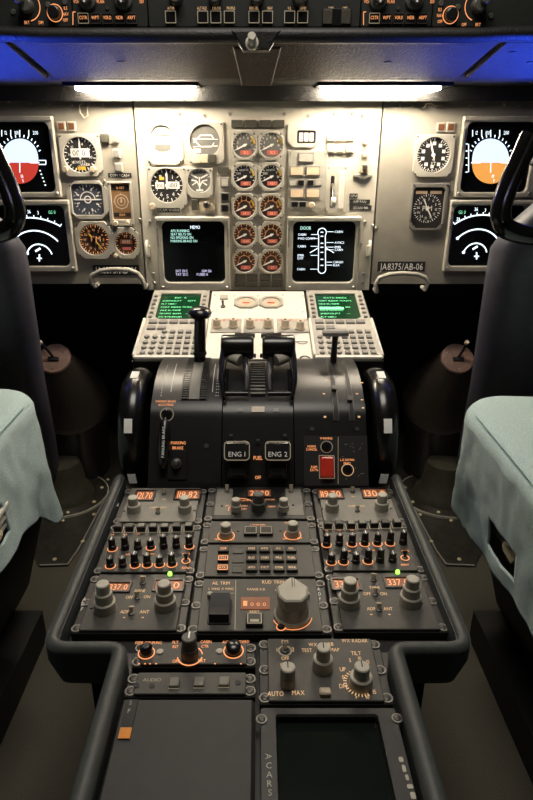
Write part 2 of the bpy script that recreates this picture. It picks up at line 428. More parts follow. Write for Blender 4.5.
gauge('flap_position_indicator', 'small round grey dial with a white aircraft symbol beside the standby altimeter', 'gauge', (187, 168, 213, 198), (199.5, 180.5, 11.3), 'bot', dm='dialgrey', ticks=(12, 20, 160), extra=fl, cut=.16)

# -- engine dials, two columns of five
rows = [(145, 'first'), (176.5, 'second'), (206.5, 'third'), (234.5, 'fourth'), (261, 'lowest')]
numl = [['0', '2', '4', '6', '8', '9', '10'], ['0', '200', '400', '600', '8', '10'], ['2', '4', '6', '8', '9', '10'], ['0', '2', '4', '6', '8', '10'], ['0', '1', '2', '3', '4']]
words = {0: 'pale {0} engine dial under the dark annunciator row, {1}', 1: '{0} engine dial in the second row from the top, {1}', 2: '{0} engine dial in the middle row of five, {1}', 3: '{0} engine dial in the second row from the bottom, {1}', 4: '{0} engine dial in the lowest row of five, {1}'}
for ri, (py, _) in enumerate(rows):
    for ci, px in enumerate((244.5, 271.2)):
        dm = ('dialgrey', 'dial', 'dialbrown', 'dialbrown', 'dialbrown')[ri]
        rr_ = (11.6, 10.8, 10.8, 10.6, 10.4)[ri]; hh = (15, 14.6, 14, 13.6, 12.8)[ri]
        win = [((.12, -.58, .95, .36, 'redwin', ('51.2', '487', '58.3', '1240', '27')[ri], 'amberm'))]
        gauge('engine_gauge', words[ri].format(('left-hand', 'right-hand')[ci], ('left of the two columns', 'right of the two columns')[ci]), 'gauge',
              (px-12.8, py-hh+.4, px+12.8, py+hh), (px, py+.3, rr_), 'oct', dm=dm, ticks=(14, 205, -20), nums=(numl[ri], 190, 0), mk='amberm' if ri > 1 else 'white', ns=.0052,
              needles=((205, .92, .13, 'white'),), wins=win, arcs=((.9, 15, 55, .12),) if ri < 2 else ((.55, 0, 180, .03),), group='engine gauges', cut=.26, dep=.006,
              extra=(lambda u, dx, dy, r: u.p('limit_arc', MB().arc(dx, dy, r*.85, 5, 45, r*.16, .0023), 'yellow')) if ri < 3 else None)

def simple(F, name, label, cat, rect, z=.004, m='anun', rad=.0015, lens=None, lm='amberlamp', text=None, tm='white', group=None, ch=.0008, th=None, frame=None, rot=0):
    u = U(F, rect, name, label, cat, group)
    b = MB(); b.rr(0, 0, u.w, u.h, rad, 0, z, ch); u.p('body', b, m)
    if lens: b = MB(); b.rr(0, 0, u.w*lens, u.h*lens, rad, z, z+.0012, .0003); u.p('lens', b, lm)
    if frame: b = MB(); b.outline(0, 0, u.w*.94, u.h*.94, u.w*.07, z); u.p('outline', b, frame)
    if text: b = MB(); b.text(text, 0, 0, th or u.h*.55, z+(.0016 if lens else .0004), rot, 1, 0, u.w*.9); u.p('lettering', b, tm)
    return u
for i, px in enumerate((237, 250.5, 265.3, 278.8)):
    simple(FP, 'annunciator_light', ('leftmost of the four dark annunciators above the paired dials', 'second from left of the four dark annunciators above the paired dials', 'third from left of the four dark annunciators above the paired dials', 'rightmost of the four dark annunciators above the paired dials')[i], 'warning light', (px-5.6, 120, px+5.6, 127.5), .006, group='annunciators above the engine dials')
for r_ in range(2):
    for i, px in enumerate((240.6, 252, 265, 277)):
        simple(FP, 'annunciator_light', ('upper', 'lower')[r_]+' row, '+('far left', 'left of middle', 'right of middle', 'far right')[i]+' annunciator in the dark block below the paired dials', 'warning light', (px-5.4, 274+r_*6.5, px+5.4, 280+r_*6.5), .005, group='annunciators below the engine dials')
# switch column right of the flap indicator
simple(FP, 'annunciator_light', 'dark blank annunciator at the head of the column left of the paired dials', 'warning light', (218, 167, 229, 173.5), .006)
for i, (y0, y1, m_) in enumerate(((177, 187.5, 'annlens'), (192, 201.5, 'blackbtn'), (203.5, 212, 'blackbtn'))):
    simple(FP, 'push_button', ('pale-faced square push button, left of the paired dials', 'upper dark square push button below the pale one, left of the paired dials', 'lower dark square push button just above the text screen')[i], 'button', (220.5, y0, 229.5, y1), .008, 'bezel2', lens=.72, lm=m_)
simple(FP, 'rocker_switch', 'narrow dark upright switch left of the round selector on the centre panel', 'switch', (192, 199, 198, 210), .008, 'anun')
u = U(FP, (199, 198, 215, 211), 'selector_switch', 'cream square selector plate with a dark round knob above the text screen', 'switch')
b = MB(); b.rr(0, 0, u.w, u.h, .003, 0, .004, .001); u.p('plate', b, 'cream')
b = MB(); b.lathe([(.0085, .004), (.008, .016), (.006, .018)], 0, 0, 18); k_ = u.p('knob', b, 'dsteel'); b = MB(); b.cyl(0, 0, .003, .018, .019); u.p('knob_tip', b, 'black', k_)
def placard(F, label, rect, text, m='dial', tm='white', th=None): return simple(F, 'placard', label, 'placard', rect, .0012, m, .0006, text=text, tm=tm, ch=0, th=th)
placard(FP, 'black strip placard under the standby altimeter', (157.5, 207.5, 180, 212.5), 'ECAM WARN')
placard(FP, 'black strip placard under the text screen', (182.5, 285, 214, 289.5), 'OIL QTY INDICATOR')
placard(FP, 'short topmost black placard right of the gear lever', (349.5, 193.5, 357.5, 198), 'GPU')
placard(FP, 'middle black placard of three right of the gear lever', (349.5, 199.5, 370, 203.8), 'REF FAN')
placard(FP, 'lowest black placard of three right of the gear lever', (349.5, 205.4, 371.5, 210), 'SCAN 910')

# -- cathode ray display units
def display(label, rect, scr, name='display_screen'):
    u = U(FP, rect, name, label, 'screen')
    c, w, h = FP.rect(*scr); cx, cy = c-u.c
    o = [(x-cx, y-cy) for x, y in rrp(u.w, u.h, .003, 3)]
    b = MB(); b.frame(o, rrp(w, h, .014, 6), 0, .012, .0025, cx, cy); b.rr(0, u.h/2-.006, u.w, .010, .002, .011, .017, .002); u.p('bezel', b, 'bezel')
    b = MB(); b.rr(cx, cy, w+.002, h+.002, .014, .001, .004, .001); s_ = u.p('screen', b, 'crt')
    for sx in (-1, 1):
        link('screw', SC_P, u.t, (sx*(u.w/2-.009), -u.h/2+.009, .012), (0, 0, sx*.6))
        b = MB(); b.box(sx*(u.w/2-.004)-.002, u.h*.1, .012, sx*(u.w/2-.004)+.002, u.h*.35, .015); u.p('latch', b, 'bezel2')
    u.s = s_; return u
ZS = .0046
class Draw:                                      # symbols on a screen, laid out in the plane of the panel
    def __init__(s, u): s.u = u; s.b = MB()
    def line(s, *a, w=1.0):
        pts = [s.u.l(a[i], a[i+1]) for i in range(0, len(a), 2)]; s.b.poly(pts, w*s.u.k, ZS); return s
    def text(s, t, px, py, h, left=True, wf=.78):
        x, y = s.u.l(px, py); s.b.text(t, x, y, h*s.u.kv, ZS+.0003, 0, wf, 1 if left else 0); return s
    def arc3(s, p0, pm, p1, w=1.2, n=20):
        A, B, C = (Vector(s.u.l(*p)) for p in (p0, pm, p1))
        d = 2*(A.x*(B.y-C.y)+B.x*(C.y-A.y)+C.x*(A.y-B.y))
        ux = (A.length_squared*(B.y-C.y)+B.length_squared*(C.y-A.y)+C.length_squared*(A.y-B.y))/d
        uy = (A.length_squared*(C.x-B.x)+B.length_squared*(A.x-C.x)+C.length_squared*(B.x-A.x))/d
        r = (A-Vector((ux, uy))).length; a0 = math.degrees(math.atan2(A.y-uy, A.x-ux)); a1 = math.degrees(math.atan2(C.y-uy, C.x-ux))
        am = math.degrees(math.atan2(B.y-uy, B.x-ux)); t1 = (a1-a0) % 360; tm = (am-a0) % 360
        a1 = a0+t1 if tm < t1 else a0+t1-360
        s.b.arc(ux, uy, r, a0, a1, w*s.u.k, ZS, n); s.arcdef = (ux, uy, r, a0, a1); return s
    def ticks(s, n, L0, L1, w=.8):
        ux, uy, r, a0, a1 = s.arcdef
        for i in range(n+1):
            a = R(a0+(a1-a0)*i/n); s.b.line(ux+math.cos(a)*(r+L0*s.u.k), uy+math.sin(a)*(r+L0*s.u.k), ux+math.cos(a)*(r+L1*s.u.k), uy+math.sin(a)*(r+L1*s.u.k), w*s.u.k, ZS)
        return s
    def end(s, name, m): return s.u.p(name, s.b, m, s.u.s)

def pfd(label, rect, scr, cx, side, gm):
    u = display(label, rect, scr); hy = 162.6; n = 28; rx, ryt, ryb = 18.5, 24, 21
    top = []; bot = []
    for i in range(n+1):
        a = PI*i/n; top.append(u.l(cx+rx*math.cos(a), hy-ryt*math.sin(a)**.8)); bot.append(u.l(cx-rx*math.cos(a), hy+ryb*math.sin(a)**.85))
    b = MB(); b.prism(top, ZS-.0006, ZS-.0001); u.p('sky_half', b, 'sky', u.s)
    b = MB(); b.prism(bot, ZS-.0006, ZS-.0001); u.p('ground_half', b, gm, u.s)
    d = Draw(u)
    for i in range(13):
        a = PI*(.12+.76*i/12); d.line(cx+rx*1.1*math.cos(a), hy-ryt*1.06*math.sin(a)**.8, cx+rx*1.2*math.cos(a), hy-ryt*1.17*math.sin(a)**.8, w=.9)
    d.line(cx-rx*1.05, hy, cx-rx*.55, hy, w=1.2).line(cx+rx*.55, hy, cx+rx*1.05, hy, w=1.2).line(cx, hy, cx, hy+10, w=.8)
    d.line(cx+19, hy-2.2, cx+26, hy-2.2, cx+26, hy+1.8, cx+19, hy+1.8, w=.9)
    for x, t in ((-15, '12'), (-5, '100'), (13, '200')): d.text(t, cx+x, 132.8, 3.6, True, .7)
    for x in (-18, -9, 0, 9): d.line(cx+x, 130, cx+x, 136.5, w=.8)
    d.text('01', cx+1, hy+13.5, 3.4).text('5', cx+2.5, hy+18, 3.2)
    for i in range(5): d.line(cx+19.5+i*1.3, hy+8+i*3.6, cx+21+i*1.3, hy+8+i*3.6, w=1.1)
    d.end('horizon_symbols', 'crtwhite'); d = Draw(u)
    for i in range(5): d.line(cx-25, 144+i*7, cx-23, 144+i*7, w=1); d.text(('10', '8', '6', '4', '2')[i], cx-30, 144+i*7, 3)
    d.line(cx-22, 144, cx-22, 172, w=.8)
    d.end('speed_scale', 'crtwhite'); return u
pfd('square horizon screen on the left panel, blue over red', (-21, 116, 58, 197), (-14, 122, 53, 192), 20.5, -1, 'ground')
pfd('square horizon screen on the right panel, white over orange', (458, 116, 537, 197), (463, 122, 530, 192), 490, 1, 'groundo')
def nd(label, rect, scr, A, gx):
    u = display(label, rect, scr); d = Draw(u)
    d.arc3(*A[0], w=1.3).ticks(10, 0, 2.6); d.end('compass_arc', 'crtwhite'); d = Draw(u); d.arc3(*A[1], w=1.4); x, y = u.l(*A[1][0]); d.b.cyl(x, y, 1.6*u.k, ZS, ZS+.0004, 10); d.end('range_arc', 'crtwhite')
    d = Draw(u); d.arc3(*A[2], w=1.3); x, y = u.l(*A[2][0]); d.b.cyl(x, y, 1.6*u.k, ZS, ZS+.0004, 10); d.end('range_arc', 'crtwhite'); d = Draw(u)
    cx, cy = A[3]; d.line(cx-3, cy, cx+2, cy-3, w=2).line(cx+1, cy+3, cx+1, cy+10, w=1.4).line(cx-1.5, cy+7, cx+3.5, cy+7, w=1.2); d.end('aircraft_symbol', 'crtwhite'); d = Draw(u)
    for (a, t) in zip(((A[0][0][0]+2, A[0][0][1]-5), (A[0][1][0]-3, A[0][1][1]-6), (A[0][1][0]+7, A[0][1][1]-5)), ('33', '36', '3')): d.text(t, a[0], a[1], 3.4)
    d.end('heading_numbers', 'crtwhite')
    d = Draw(u); d.text('GS 0', gx, 212, 3.2); d.end('green_legend', 'crtgreen'); return u
nd('lower left navigation screen with white arcs', (-8, 199.5, 74, 271), (-2, 205, 68, 265.5), (((-2, 228), (31, 217.5), (61, 226)), ((15, 239), (37, 230.5), (58.5, 241)), ((28, 253), (39, 244), (52.5, 254)), (39, 251)), 49)
nd('lower right navigation screen with white arcs, half behind the yoke', (446, 199.5, 527, 271), (450, 205, 520, 265.5), (((454, 224), (477, 215), (508, 224)), ((457, 238), (477, 229), (497, 239)), ((463, 252), (475, 243), (486, 252)), (475, 249)), 458)
u = display('text screen with four green memo lines, left of the paired dials', (158, 216, 230, 290), (163.5, 221, 225, 281.5))
d = Draw(u)
for i, t in enumerate(('APU RUNNING', 'SEAT BELTS ON', 'NO SMOKING ON', 'PARKING BRAKE ON')): d.text(t, 171, 230.5+i*3.4, 2.5)
d.end('memo_lines', 'crtmint')
d = Draw(u); d.text('MEMO', 190.5, 227, 3.2); d.end('title', 'crtwhite')
d = Draw(u)
for t, x, y in (('SAT 20.C', 176, 270.6), ('TAT 20.C', 176, 274), ('GW 126', 202, 270.6), ('F.USED 0', 197, 274)): d.text(t, x, y, 2.6)
d.end('data_lines', 'crtblue')
u = display('aircraft door screen with a white fuselage outline, right of the paired dials', (286.5, 216, 358.5, 290), (292.5, 221, 354, 281.5))
d = Draw(u); cx = 321.8
d.line(cx-3.3, 235, cx-3.6, 268, w=.8).line(cx+3.3, 235, cx+3.6, 268, w=.8); d.arc3((cx+3.3, 235), (cx, 228), (cx-3.3, 235), w=.8); d.arc3((cx-3.6, 268), (cx, 273), (cx+3.6, 268), w=.8)
d.line(cx-3.5, 247.5, cx-12, 252.5, w=.8).line(cx+3.5, 247.5, cx+12, 252.5, w=.8)
for y in (232, 236, 243, 247, 252, 259, 265): d.line(cx-1.4, y, cx+1.4, y, w=.9)
for y, x, t in ((234.3, 298, 'CABIN'), (238.3, 298, 'FWD COMPT'), (246, 297.5, 'CABIN'), (255, 297.5, 'EMER'), (258, 297.5, 'EXIT'), (268.8, 297, 'CABIN')):
    d.text(t, x, y, 2.2, wf=.9); 
    if t != 'EXIT': d.line(x+13, y, cx-4, y, w=.45)
for y, x, t in ((231.5, 334.5, 'CABIN'), (242.3, 334.5, 'AVNCS'), (246.8, 334.5, 'EMER'), (249.5, 334.5, 'CABIN'), (261.8, 333, 'CARGO'), (264.8, 333, 'BULK')):
    d.text(t, x, y, 2.2, wf=.9); d.line(cx+4, y, x-1, y, w=.45)
d.end('door_diagram', 'crtwhite'); d = Draw(u); d.text('DOOR', 300.5, 227.8, 3.2); d.end('title', 'crtmint')

# -- right part of the centre panel
u = U(FP, (287.5, 124, 319, 147.5), 'clock_indicator', 'rounded indicator plate with a white digit window, right of the paired dials', 'gauge')
b = MB(); c, w, h = FP.rect(297, 130.5, 315.5, 143.5); cx, cy = c-u.c
b.frame([(x-cx, y-cy) for x, y in botcut(u.w, u.h, .014)], rrp(w, h, .004), 0, .006, .001, cx, cy); u.p('bezel', b, 'panel')
b = MB(); b.rr(cx, cy, w, h, .003, .0005, .002); u.p('window', b, 'dial')
for i in range(3):
    b = MB(); b.rr(cx+(i-1)*w*.28, cy, w*.22, h*.66, .001, .002, .003); q = u.p('counter_drum', b, 'white'); b = MB(); b.text('214'[i], cx+(i-1)*w*.28, cy, h*.42, .0034); u.p('digit', b, 'dialgrey', q)
u = U(FP, (288, 150.5, 326.5, 212), 'warning_light_panel', 'pale grey light panel with amber and dark windows, right of the paired dials', 'control panel')
b = MB(); b.prism(botcut(u.w, u.h, .012), 0, .005, .001); pl = u.p('plate', b, 'bezel')
def lensbox(u, rect, m, z=.005, par=None, nm='indicator_lens', fm='bezel2', fr=.86):
    c, w, h = u.F.rect(*rect); x, y = c-u.c; b = MB(); b.rr(x, y, w, h, .0012, z, z+.003, .0006); q = u.p(nm, b, fm, par); b = MB(); b.rr(x, y, w*fr, h*(fr-.1), .001, z+.003, z+.0038); u.p('lens', b, m, q); return q
lensbox(u, (298, 152.5, 313.5, 162.5), 'annlens')
for y0, m_ in ((166, 'amberlit'), (188, 'amberlit')):
    for x0 in (289.5, 305.5): lensbox(u, (x0, y0, x0+14.5, y0+10), m_)
for i, x0 in enumerate((289.5, 297.5, 307, 314.5)): lensbox(u, (x0, 179.5, x0+6.5, 186), 'annlens' if i % 3 == 0 else 'blackbtn')
for x0 in (291, 299): lensbox(u, (x0, 201, x0+7, 207), 'blackbtn')
x, y = u.l(311.5, 205); b = MB(); b.lathe([(.008, .005), (.0075, .016), (.006, .018)], x, y, 18); u.p('knob', b, 'cream')
screws(u.t, [(-u.w/2+.006, u.h/2-.006), (u.w/2-.006, u.h/2-.006), (-u.w/2+.012, -u.h/2+.008), (u.w/2-.012, -u.h/2+.008)], .005)
pos = ('left', 'middle', 'right')
for r_, (y0, y1) in enumerate(((133.5, 141.5), (144, 153))):
    for i, x0 in enumerate((326.5, 336, 345.5)):
        simple(FP, 'gear_light', ('upper', 'lower')[r_]+' '+pos[i]+' pale square light in the block of six above the gear lever', 'indicator light', (x0, y0, x0+8.3, y1), .006, 'panel', lens=.75, lm='annlens', group='six gear lights')
for (px, py, nm, lb) in ((365, 142, 'rotary_knob', 'upper round cream knob at the right edge of the centre panel'), (364, 154.5, 'rotary_knob', 'lower round cream knob at the right edge of the centre panel')):
    u = U(FP, (px-4, py-4, px+4, py+4), nm, lb, 'knob'); b = MB(); b.cyl(0, 0, .0085, 0, .003, 20); u.p('skirt', b, 'bezel'); b = MB(); b.lathe([(.0065, .003), (.006, .014), (.0045, .016)], 0, 0, 18); u.p('cap', b, 'cream')
u = U(FP, (352, 162, 374, 178), 'toggle_switch', 'small square switch on a dark footed bracket at the right of the centre panel', 'switch')
b = MB(); b.rr(.002, .004, .02, .02, .002, 0, .009, .001); u.p('body', b, 'cream'); b = MB(); b.rr(.002, .006, .011, .012, .001, .009, .017, .001); u.p('lever', b, 'dsteel'); b = MB(); b.rr(0, -.013, u.w*.85, .0045, .001, 0, .006, .0006); b.rr(0, -.016, .02, .006, .001, 0, .007); u.p('bracket', b, 'bezel2')
# landing gear lever
u = U(FP, (326, 165, 346.5, 213), 'landing_gear_lever', 'white upright gear lever in a pale slotted plate beside the aircraft door screen', 'lever')
b = MB(); b.rr(0, 0, u.w, u.h, .003, 0, .004, .001); u.p('plate', b, 'panel')
x0, y0 = u.l(332.5, 180); x1, y1 = u.l(332.5, 201); b = MB(); b.rr(x0, (y0+y1)/2-.003, .009, abs(y0-y1)+.025, .003, .004, .0046); u.p('slot', b, 'dial')
b = MB(); b.tube([(x0, y0-.01, .004), (x0, y0-.02, .028), (x0, y1+.004, .036)], .0034, 10); lv = u.p('stem', b, 'steel'); X = Matrix.Translation((x0, y1, .036)) @ Matrix.Rotation(PI/2, 4, 'Y')
b = MB(); b.X = X; b.lathe([(.004, -.006), (.011, -.005), (.0125, 0), (.011, .005), (.004, .006)], 0, 0, 22); u.p('wheel_knob', b, 'white_paint', lv)
x, y = u.l(341, 190); b = MB(); b.rr(x, y, .013, u.h*.78, .002, .004, .0075, .001); u.p('guide_plate', b, 'white_paint')
screws(u.t, [(-u.w/2+.005, -u.h/2+.006), (u.w/2-.005, -u.h/2+.006), (-u.w/2+.005, u.h/2-.006), (u.w/2-.005, u.h/2-.006)], .004)
# white pull tabs on the seams
for px, s_, lb in ((147.5, -1, 'white hooked pull tab at the left edge of the centre panel, beside the text screen'), (369, 1, 'white hooked pull tab at the right edge of the centre panel')):
    u = U(FP, (px-3.5, 240, px+3.5, 258), 'pull_tab', lb, 'handle', dz=0)
    b = MB(); b.rr(s_*-.002, -.005, .012, u.h*.62, .003, 0, .005, .001); u.p('foot', b, 'white_paint'); b = MB(); b.tube([(0, -.016, .004), (0, -.012, .014), (0, .008, .016), (0, .016, .012), (0, .02, .004)], .0042, 10); u.p('loop', b, 'white_paint')

# -- left panel instruments
for px, lb in ((62, 'left amber light above the airspeed dial'), (72, 'right amber light above the airspeed dial')):
    simple(FP, 'amber_light', lb, 'warning light', (px-4.2, 121.5, px+4.2, 131), .006, 'bezel', lens=.66, lm='amberlamp', group='amber lights on the left panel')
for px, lb in ((440.5, 'left amber light above the black altimeter on the right panel'), (450, 'right amber light above the black altimeter on the right panel')):
    simple(FP, 'amber_light', lb, 'warning light', (px-4.2, 122.5, px+4.2, 132), .006, 'bezel', lens=.66, lm='amberlamp', group='amber lights on the right panel')
gauge('airspeed_indicator', 'large round black dial with a white digit window, top of the left panel', 'gauge', (61, 134, 102, 176.5), (80.5, 155, 16.3), 'bot', ticks=(26, 90, -240), nums=(['4', '36', '30', '26', '22', '18', '14', '10'], 75, -225), mk='white', ns=.006,
      needles=((88, .95, .09, 'white'),), wins=((0, .12, 1.15, .5, 'white', '00.0%', 'dial'), (0, -.75, .5, .2, 'yellow', None, None)), texts=(('KNOTS', -.1, -.4, .16), ('MACH', .25, -.55, .14)), knobs=((66.5, 169, 3.0), (94, 169, 3.0)), cut=.15)
def att(u, dx, dy, r):
    b = MB(); b.arc(dx, dy, r*.5, 0, 180, r*.07, .0022); b.arc(dx, dy, r*.22, 0, 360, r*.08, .0022); b.rr(dx, dy, r*1.7, r*.09, .0004, .0018, .0028)
    for i in range(8): a = R(45*i+20); b.line(dx+math.cos(a)*r*.62, dy+math.sin(a)*r*.62, dx+math.cos(a)*r*.82, dy+math.sin(a)*r*.82, r*.1, .002)
    u.p('aircraft_bar', b, 'white')
gauge('attitude_indicator', 'octagonal dark blue-grey horizon dial with white bars below the airspeed dial', 'gauge', (68, 180.5, 110, 219), (88, 199.5, 14.6), 'oct', dm=mat('dial_face_slate', (.06, .07, .10), .5), ticks=(24, 0, 360), sq=(31, 31, 1), extra=att, cut=.22)
gauge('radio_compass', 'round dark dial with tan numbers and a yellow pointer, low on the left panel', 'gauge', (76, 221, 113.5, 258.5), (94.5, 239.5, 14.8), 'oct', dm='dialbrown', ticks=(36, 0, 360), nums=(['N', '3', '6', 'E', '12', '15', 'S', '21', '24', 'W', '30', '33'], 90, -240), mk='amberm', ns=.0058,
      needles=((-50, .85, .08, 'yellow'), (130, .6, .08, 'yellow')), texts=(('KM', .1, .05, .34),), cut=.2)
u = gauge('distance_indicator', 'tall narrow tan indicator with two number windows on the left panel', 'gauge', (109, 181.5, 133, 226), (121.5, 201.5, 8.4), 'bot', dm=mat('dial_face_tan', (.26, .14, .06), .5), bm='cdu', ticks=(8, 0, 360), mk='cream', sq=(18.5, 36), wins=((0, 1.55, 2.0, .48, 'dial', '0.457', 'amberm'), (0, -1.5, 2.0, .46, 'dial', '1500', 'amberm')), needles=((90, .5, .1, 'cream'),), arcs=((.8, 0, 360, .1), (.45, 0, 360, .08)), knobs=((116.5, 223, 2.6), (128, 222.5, 2.4)), cut=.1)
gauge('radio_altimeter', 'small round dark dial with orange digits at the lower corner of the left panel', 'gauge', (113.5, 227, 139.5, 258.5), (126.5, 243, 10.8), 'oct', dm='dialbrown', ticks=(26, 0, 360), mk='amberm', wins=((0, .12, 1.1, .42, 'ledbg', '0035', 'white'), (0, -.5, .8, .26, 'redwin', None, None)), knobs=((116.5, 255, 2.0),), texts=(('FT', 0, .6, .22),), cut=.24)
for i, (px, py) in enumerate(((105, 138.5), (115.2, 138.5), (117, 153.5), (119.3, 167.5))):
    simple(FP, 'push_button', ('dark square push button nearest the airspeed dial', 'grey square push button at the top of the left panel, by its right edge', 'grey square push button, second down by the right edge of the left panel', 'grey square push button just above the black placard on the left panel')[i], 'button', (px-3.8, py-4.6, px+3.8, py+4.6), .009, 'anun' if i == 0 else 'bezel', lens=.74, lm='anun' if i == 0 else 'key')
placard(FP, 'small black placard above the tall tan indicator', (108, 173, 131.5, 177.5), 'COM TCAS-1')
placard(FP, 'black registration placard at the foot of the left panel', (93, 265, 139.5, 275), 'JA8375/AB-06', th=.017)
placard(FP, 'black registration placard at the foot of the right panel', (377.5, 261.5, 425, 271.5), 'JA8375/AB-06', th=.017)
# -- right panel instruments
gauge('altimeter', 'black round dial with white square marks and one white pointer on the right panel', 'gauge', (413.5, 134.5, 453, 177), (433, 155, 16.2), 'bot', ticks=(40, 60, -270), nums=(['-', '-', '-', '-', '-', '-', '-', '-'], 60, -200), needles=((108, .88, .1, 'white'),), texts=(('4', .05, -.25, .26), ('FT', .08, -.5, .2)), cut=.14,
      extra=lambda u, dx, dy, r: [u.p('square_mark', MB().rr(dx+math.cos(R(90-i*36))*r*.66, dy+math.sin(R(90-i*36))*r*.66, r*.2, r*.2, .0004, .0018, .0024), 'white') for i in range(10)])
u = gauge('radio_compass', 'tall octagonal black compass dial below the altimeter on the right panel', 'gauge', (410, 183, 446, 228), (427, 208.5, 14.2), 'bot', ticks=(36, 0, 360), nums=(['N', '3', '6', 'E', '12', '15', 'S', '21', '24', 'W', '30', '33'], 115, -215), ns=.006, sq=(31, 42, 1), bm='bezel2',
      texts=(('PIM', 0, .02, .34),), needles=((115, .8, .08, 'white'), (-60, .8, .08, 'white')), wins=((-.5, 1.08, .8, .2, 'amberlit', None, None), (.5, 1.08, .8, .2, 'amberlit', None, None)), cut=.2)
# wire hooks hanging from the panel top
for x0, lb, flip in ((80, 'loose pale wire loop hanging above the airspeed dial', 1), (424, 'loose pale wire loop above the amber lights of the right panel', 0)):
    pts = [(x0+3, 103), (x0, 106), (x0+1, 113), (x0+5, 118), (x0+8.5, 116), (x0+8, 110), (x0+8.5, 104)] if flip else [(x0, 109), (x0+1.5, 104), (x0+6, 103), (x0+9.5, 106), (x0+12, 106), (x0+17, 106)]
    o = T('wire_loop', lb, 'wire', FP.M(FP.uv(*pts[0]))); c0 = FP.uv(*pts[0])
    b = MB(); b.tube([((FP.uv(*p)-c0).x, (FP.uv(*p)-c0).y, .008 if 0 < i < len(pts)-1 else .001) for i, p in enumerate(pts)], .0018, 8); part('wire', b, 'wire', o)
    b = MB(); e = FP.uv(*pts[-1])-c0; b.cyl(0, 0, .005, 0, .004, 14); b.cyl(e.x, e.y, .005, 0, .004, 14); part('anchor', b, 'steel', o)
# grab handles under the side panels
for pts, lb in (([(98, 284), (94, 280), (95, 273), (103, 268.5), (117, 267), (131, 267.5), (140, 271), (145, 278), (147, 285)], 'grey bent-tube grab handle under the left panel'), ([(374.5, 289), (373.5, 282), (377, 275.5), (387, 272), (400, 271), (414, 272), (422, 275), (425, 280), (422, 287)], 'grey bent-tube grab handle under the right panel')):
    c0 = FP.uv(*pts[4]); o = T('grab_handle', lb, 'handle', FP.M(c0, .03))
    b = MB(); q = [FP.uv(*p)-c0 for p in pts]; b.tube([(q[0].x, q[0].y, -.03)]+[(p.x, p.y, 0) for p in q]+[(q[-1].x, q[-1].y, -.03)], .0055, 12); part('tube', b, 'bezel', o)
# ------------------------------------------------------------------ glareshield
def ext(mb, prof, x0, x1):
    return mb.rings([[(x0, y, z) for y, z in prof], [(x1, y, z) for y, z in prof]])
g = T('glareshield', 'brown-black leather glareshield running across the top of the instrument panels', 'glareshield', Matrix.Translation((0, 1.3, 1.34)))
def gp(name, mb, m, label=None):
    mb.v = [(x, y-1.3, z-1.34) for x, y, z in mb.v]; return part(name, mb, m, g, label)
b = MB(); ext(b, [(1.228, 1.354), (1.24, 1.366), (1.60, 1.366), (1.60, 1.304), (1.42, 1.309), (1.40, 1.322)], -.95, .95); gp('body', b, 'leatherd')
b = MB(); b.tube([(-.95, 1.222, 1.361), (-.44, 1.222, 1.361), (-.38, 1.22, 1.358), (.38, 1.22, 1.358), (.44, 1.222, 1.361), (.95, 1.222, 1.361)], .0125, 14); gp('lip_roll', b, 'leatherd', 'black rolled leather lip')
FLt = Face((0, 1.40, 1.315), (0, -.165, .037))
def onleather(pts, z0, z1, ch=.003):
    b = MB(); q = [FLt.uv(*p) for p in pts]; b.X = FLt.M((0, 0)); b.prism([(p.x, p.y) for p in q], z0, z1, ch); return b
gp('leather_pad', onleather([(55, 77), (458, 77), (500, 40), (12, 40)], -.006, .004), 'leather', 'brown leather middle pad')
gp('leather_pad', onleather([(-90, 77), (48, 77), (6, 40), (-90, 40)], -.006, .004), 'leather', 'left end pad lit blue')
gp('leather_pad', onleather([(465, 77), (610, 77), (610, 40), (506, 40)], -.006, .004), 'leather', 'right end pad lit blue')
gp('centre_tongue', onleather([(241, 83), (272, 83), (282, 44), (232, 44)], .002, .007, .0035), 'leather')
for px, py in ((121, 59.5), (388, 60), (513, 50), (531, 60)):
    c = FLt.uv(px, py); b = MB(); b.X = FLt.M(c, .004); b.prism(circ(.0075, 16, .0045), -.001, .0012); gp('vent_hole', b, 'dial')
FB = Face((0, 1.205, 1.35), (0, 0, 1))
b = MB(); b.X = FB.M((0, 0)); b.prism([tuple(FB.uv(*p)) for p in ((243, 50), (269, 50), (281, 30), (231, 30))], -.03, 0, .003); gp('centre_bracket', b, 'leatherd')
c = FB.uv(252, 44); b = MB(); b.X = FB.M(c) @ Matrix.Rotation(R(-18), 4, 'X'); b.lathe([(.0115, 0), (.0115, .006), (.0075, .008), (.0075, .026), (.006, .028)], 0, 0, 20); gp('knob', b, 'knob', 'grey stub knob in the middle')
b = MB(); ext(b, [(1.516, 1.308), (1.526, 1.308), (1.527, 1.2765), (1.517, 1.2755)], -.95, .95); gp('light_shield', b, 'leatherd', 'dark strip shading the top of the panels')
# flood lights under the glareshield
for s_, lb in ((-1, 'left glowing strip flood light under the glareshield'), (1, 'right glowing strip flood light under the glareshield')):
    xa, xb = (s_*.140, s_*.402); xm = (xa+xb)/2
    t = T('flood_light', lb, 'lamp', Matrix.Translation((xm, 1.487, 1.304)))
    b = MB(); hb = [(-.034, .004), (.034, .004), (.034, -.003), (-.034, -.003)]; ext(b, hb, xa-xm-s_*.012, xb-xm+s_*.02); part('housing', b, 'black', t)
    b = MB(); n = 10; rs = []
    for k, x in enumerate((xa-xm, xa-xm+s_*.012, xb-xm-s_*.05, xb-xm)):
        sc = (.8, .95, .95, .3)[k]; rs.append([(x, -.026*sc*math.cos(PI*i/n), -.003-.0185*sc*math.sin(PI*i/n)**.7) for i in range(n+1)])
    b.rings(rs); part('diffuser', b, 'lamp', t, smooth=True)
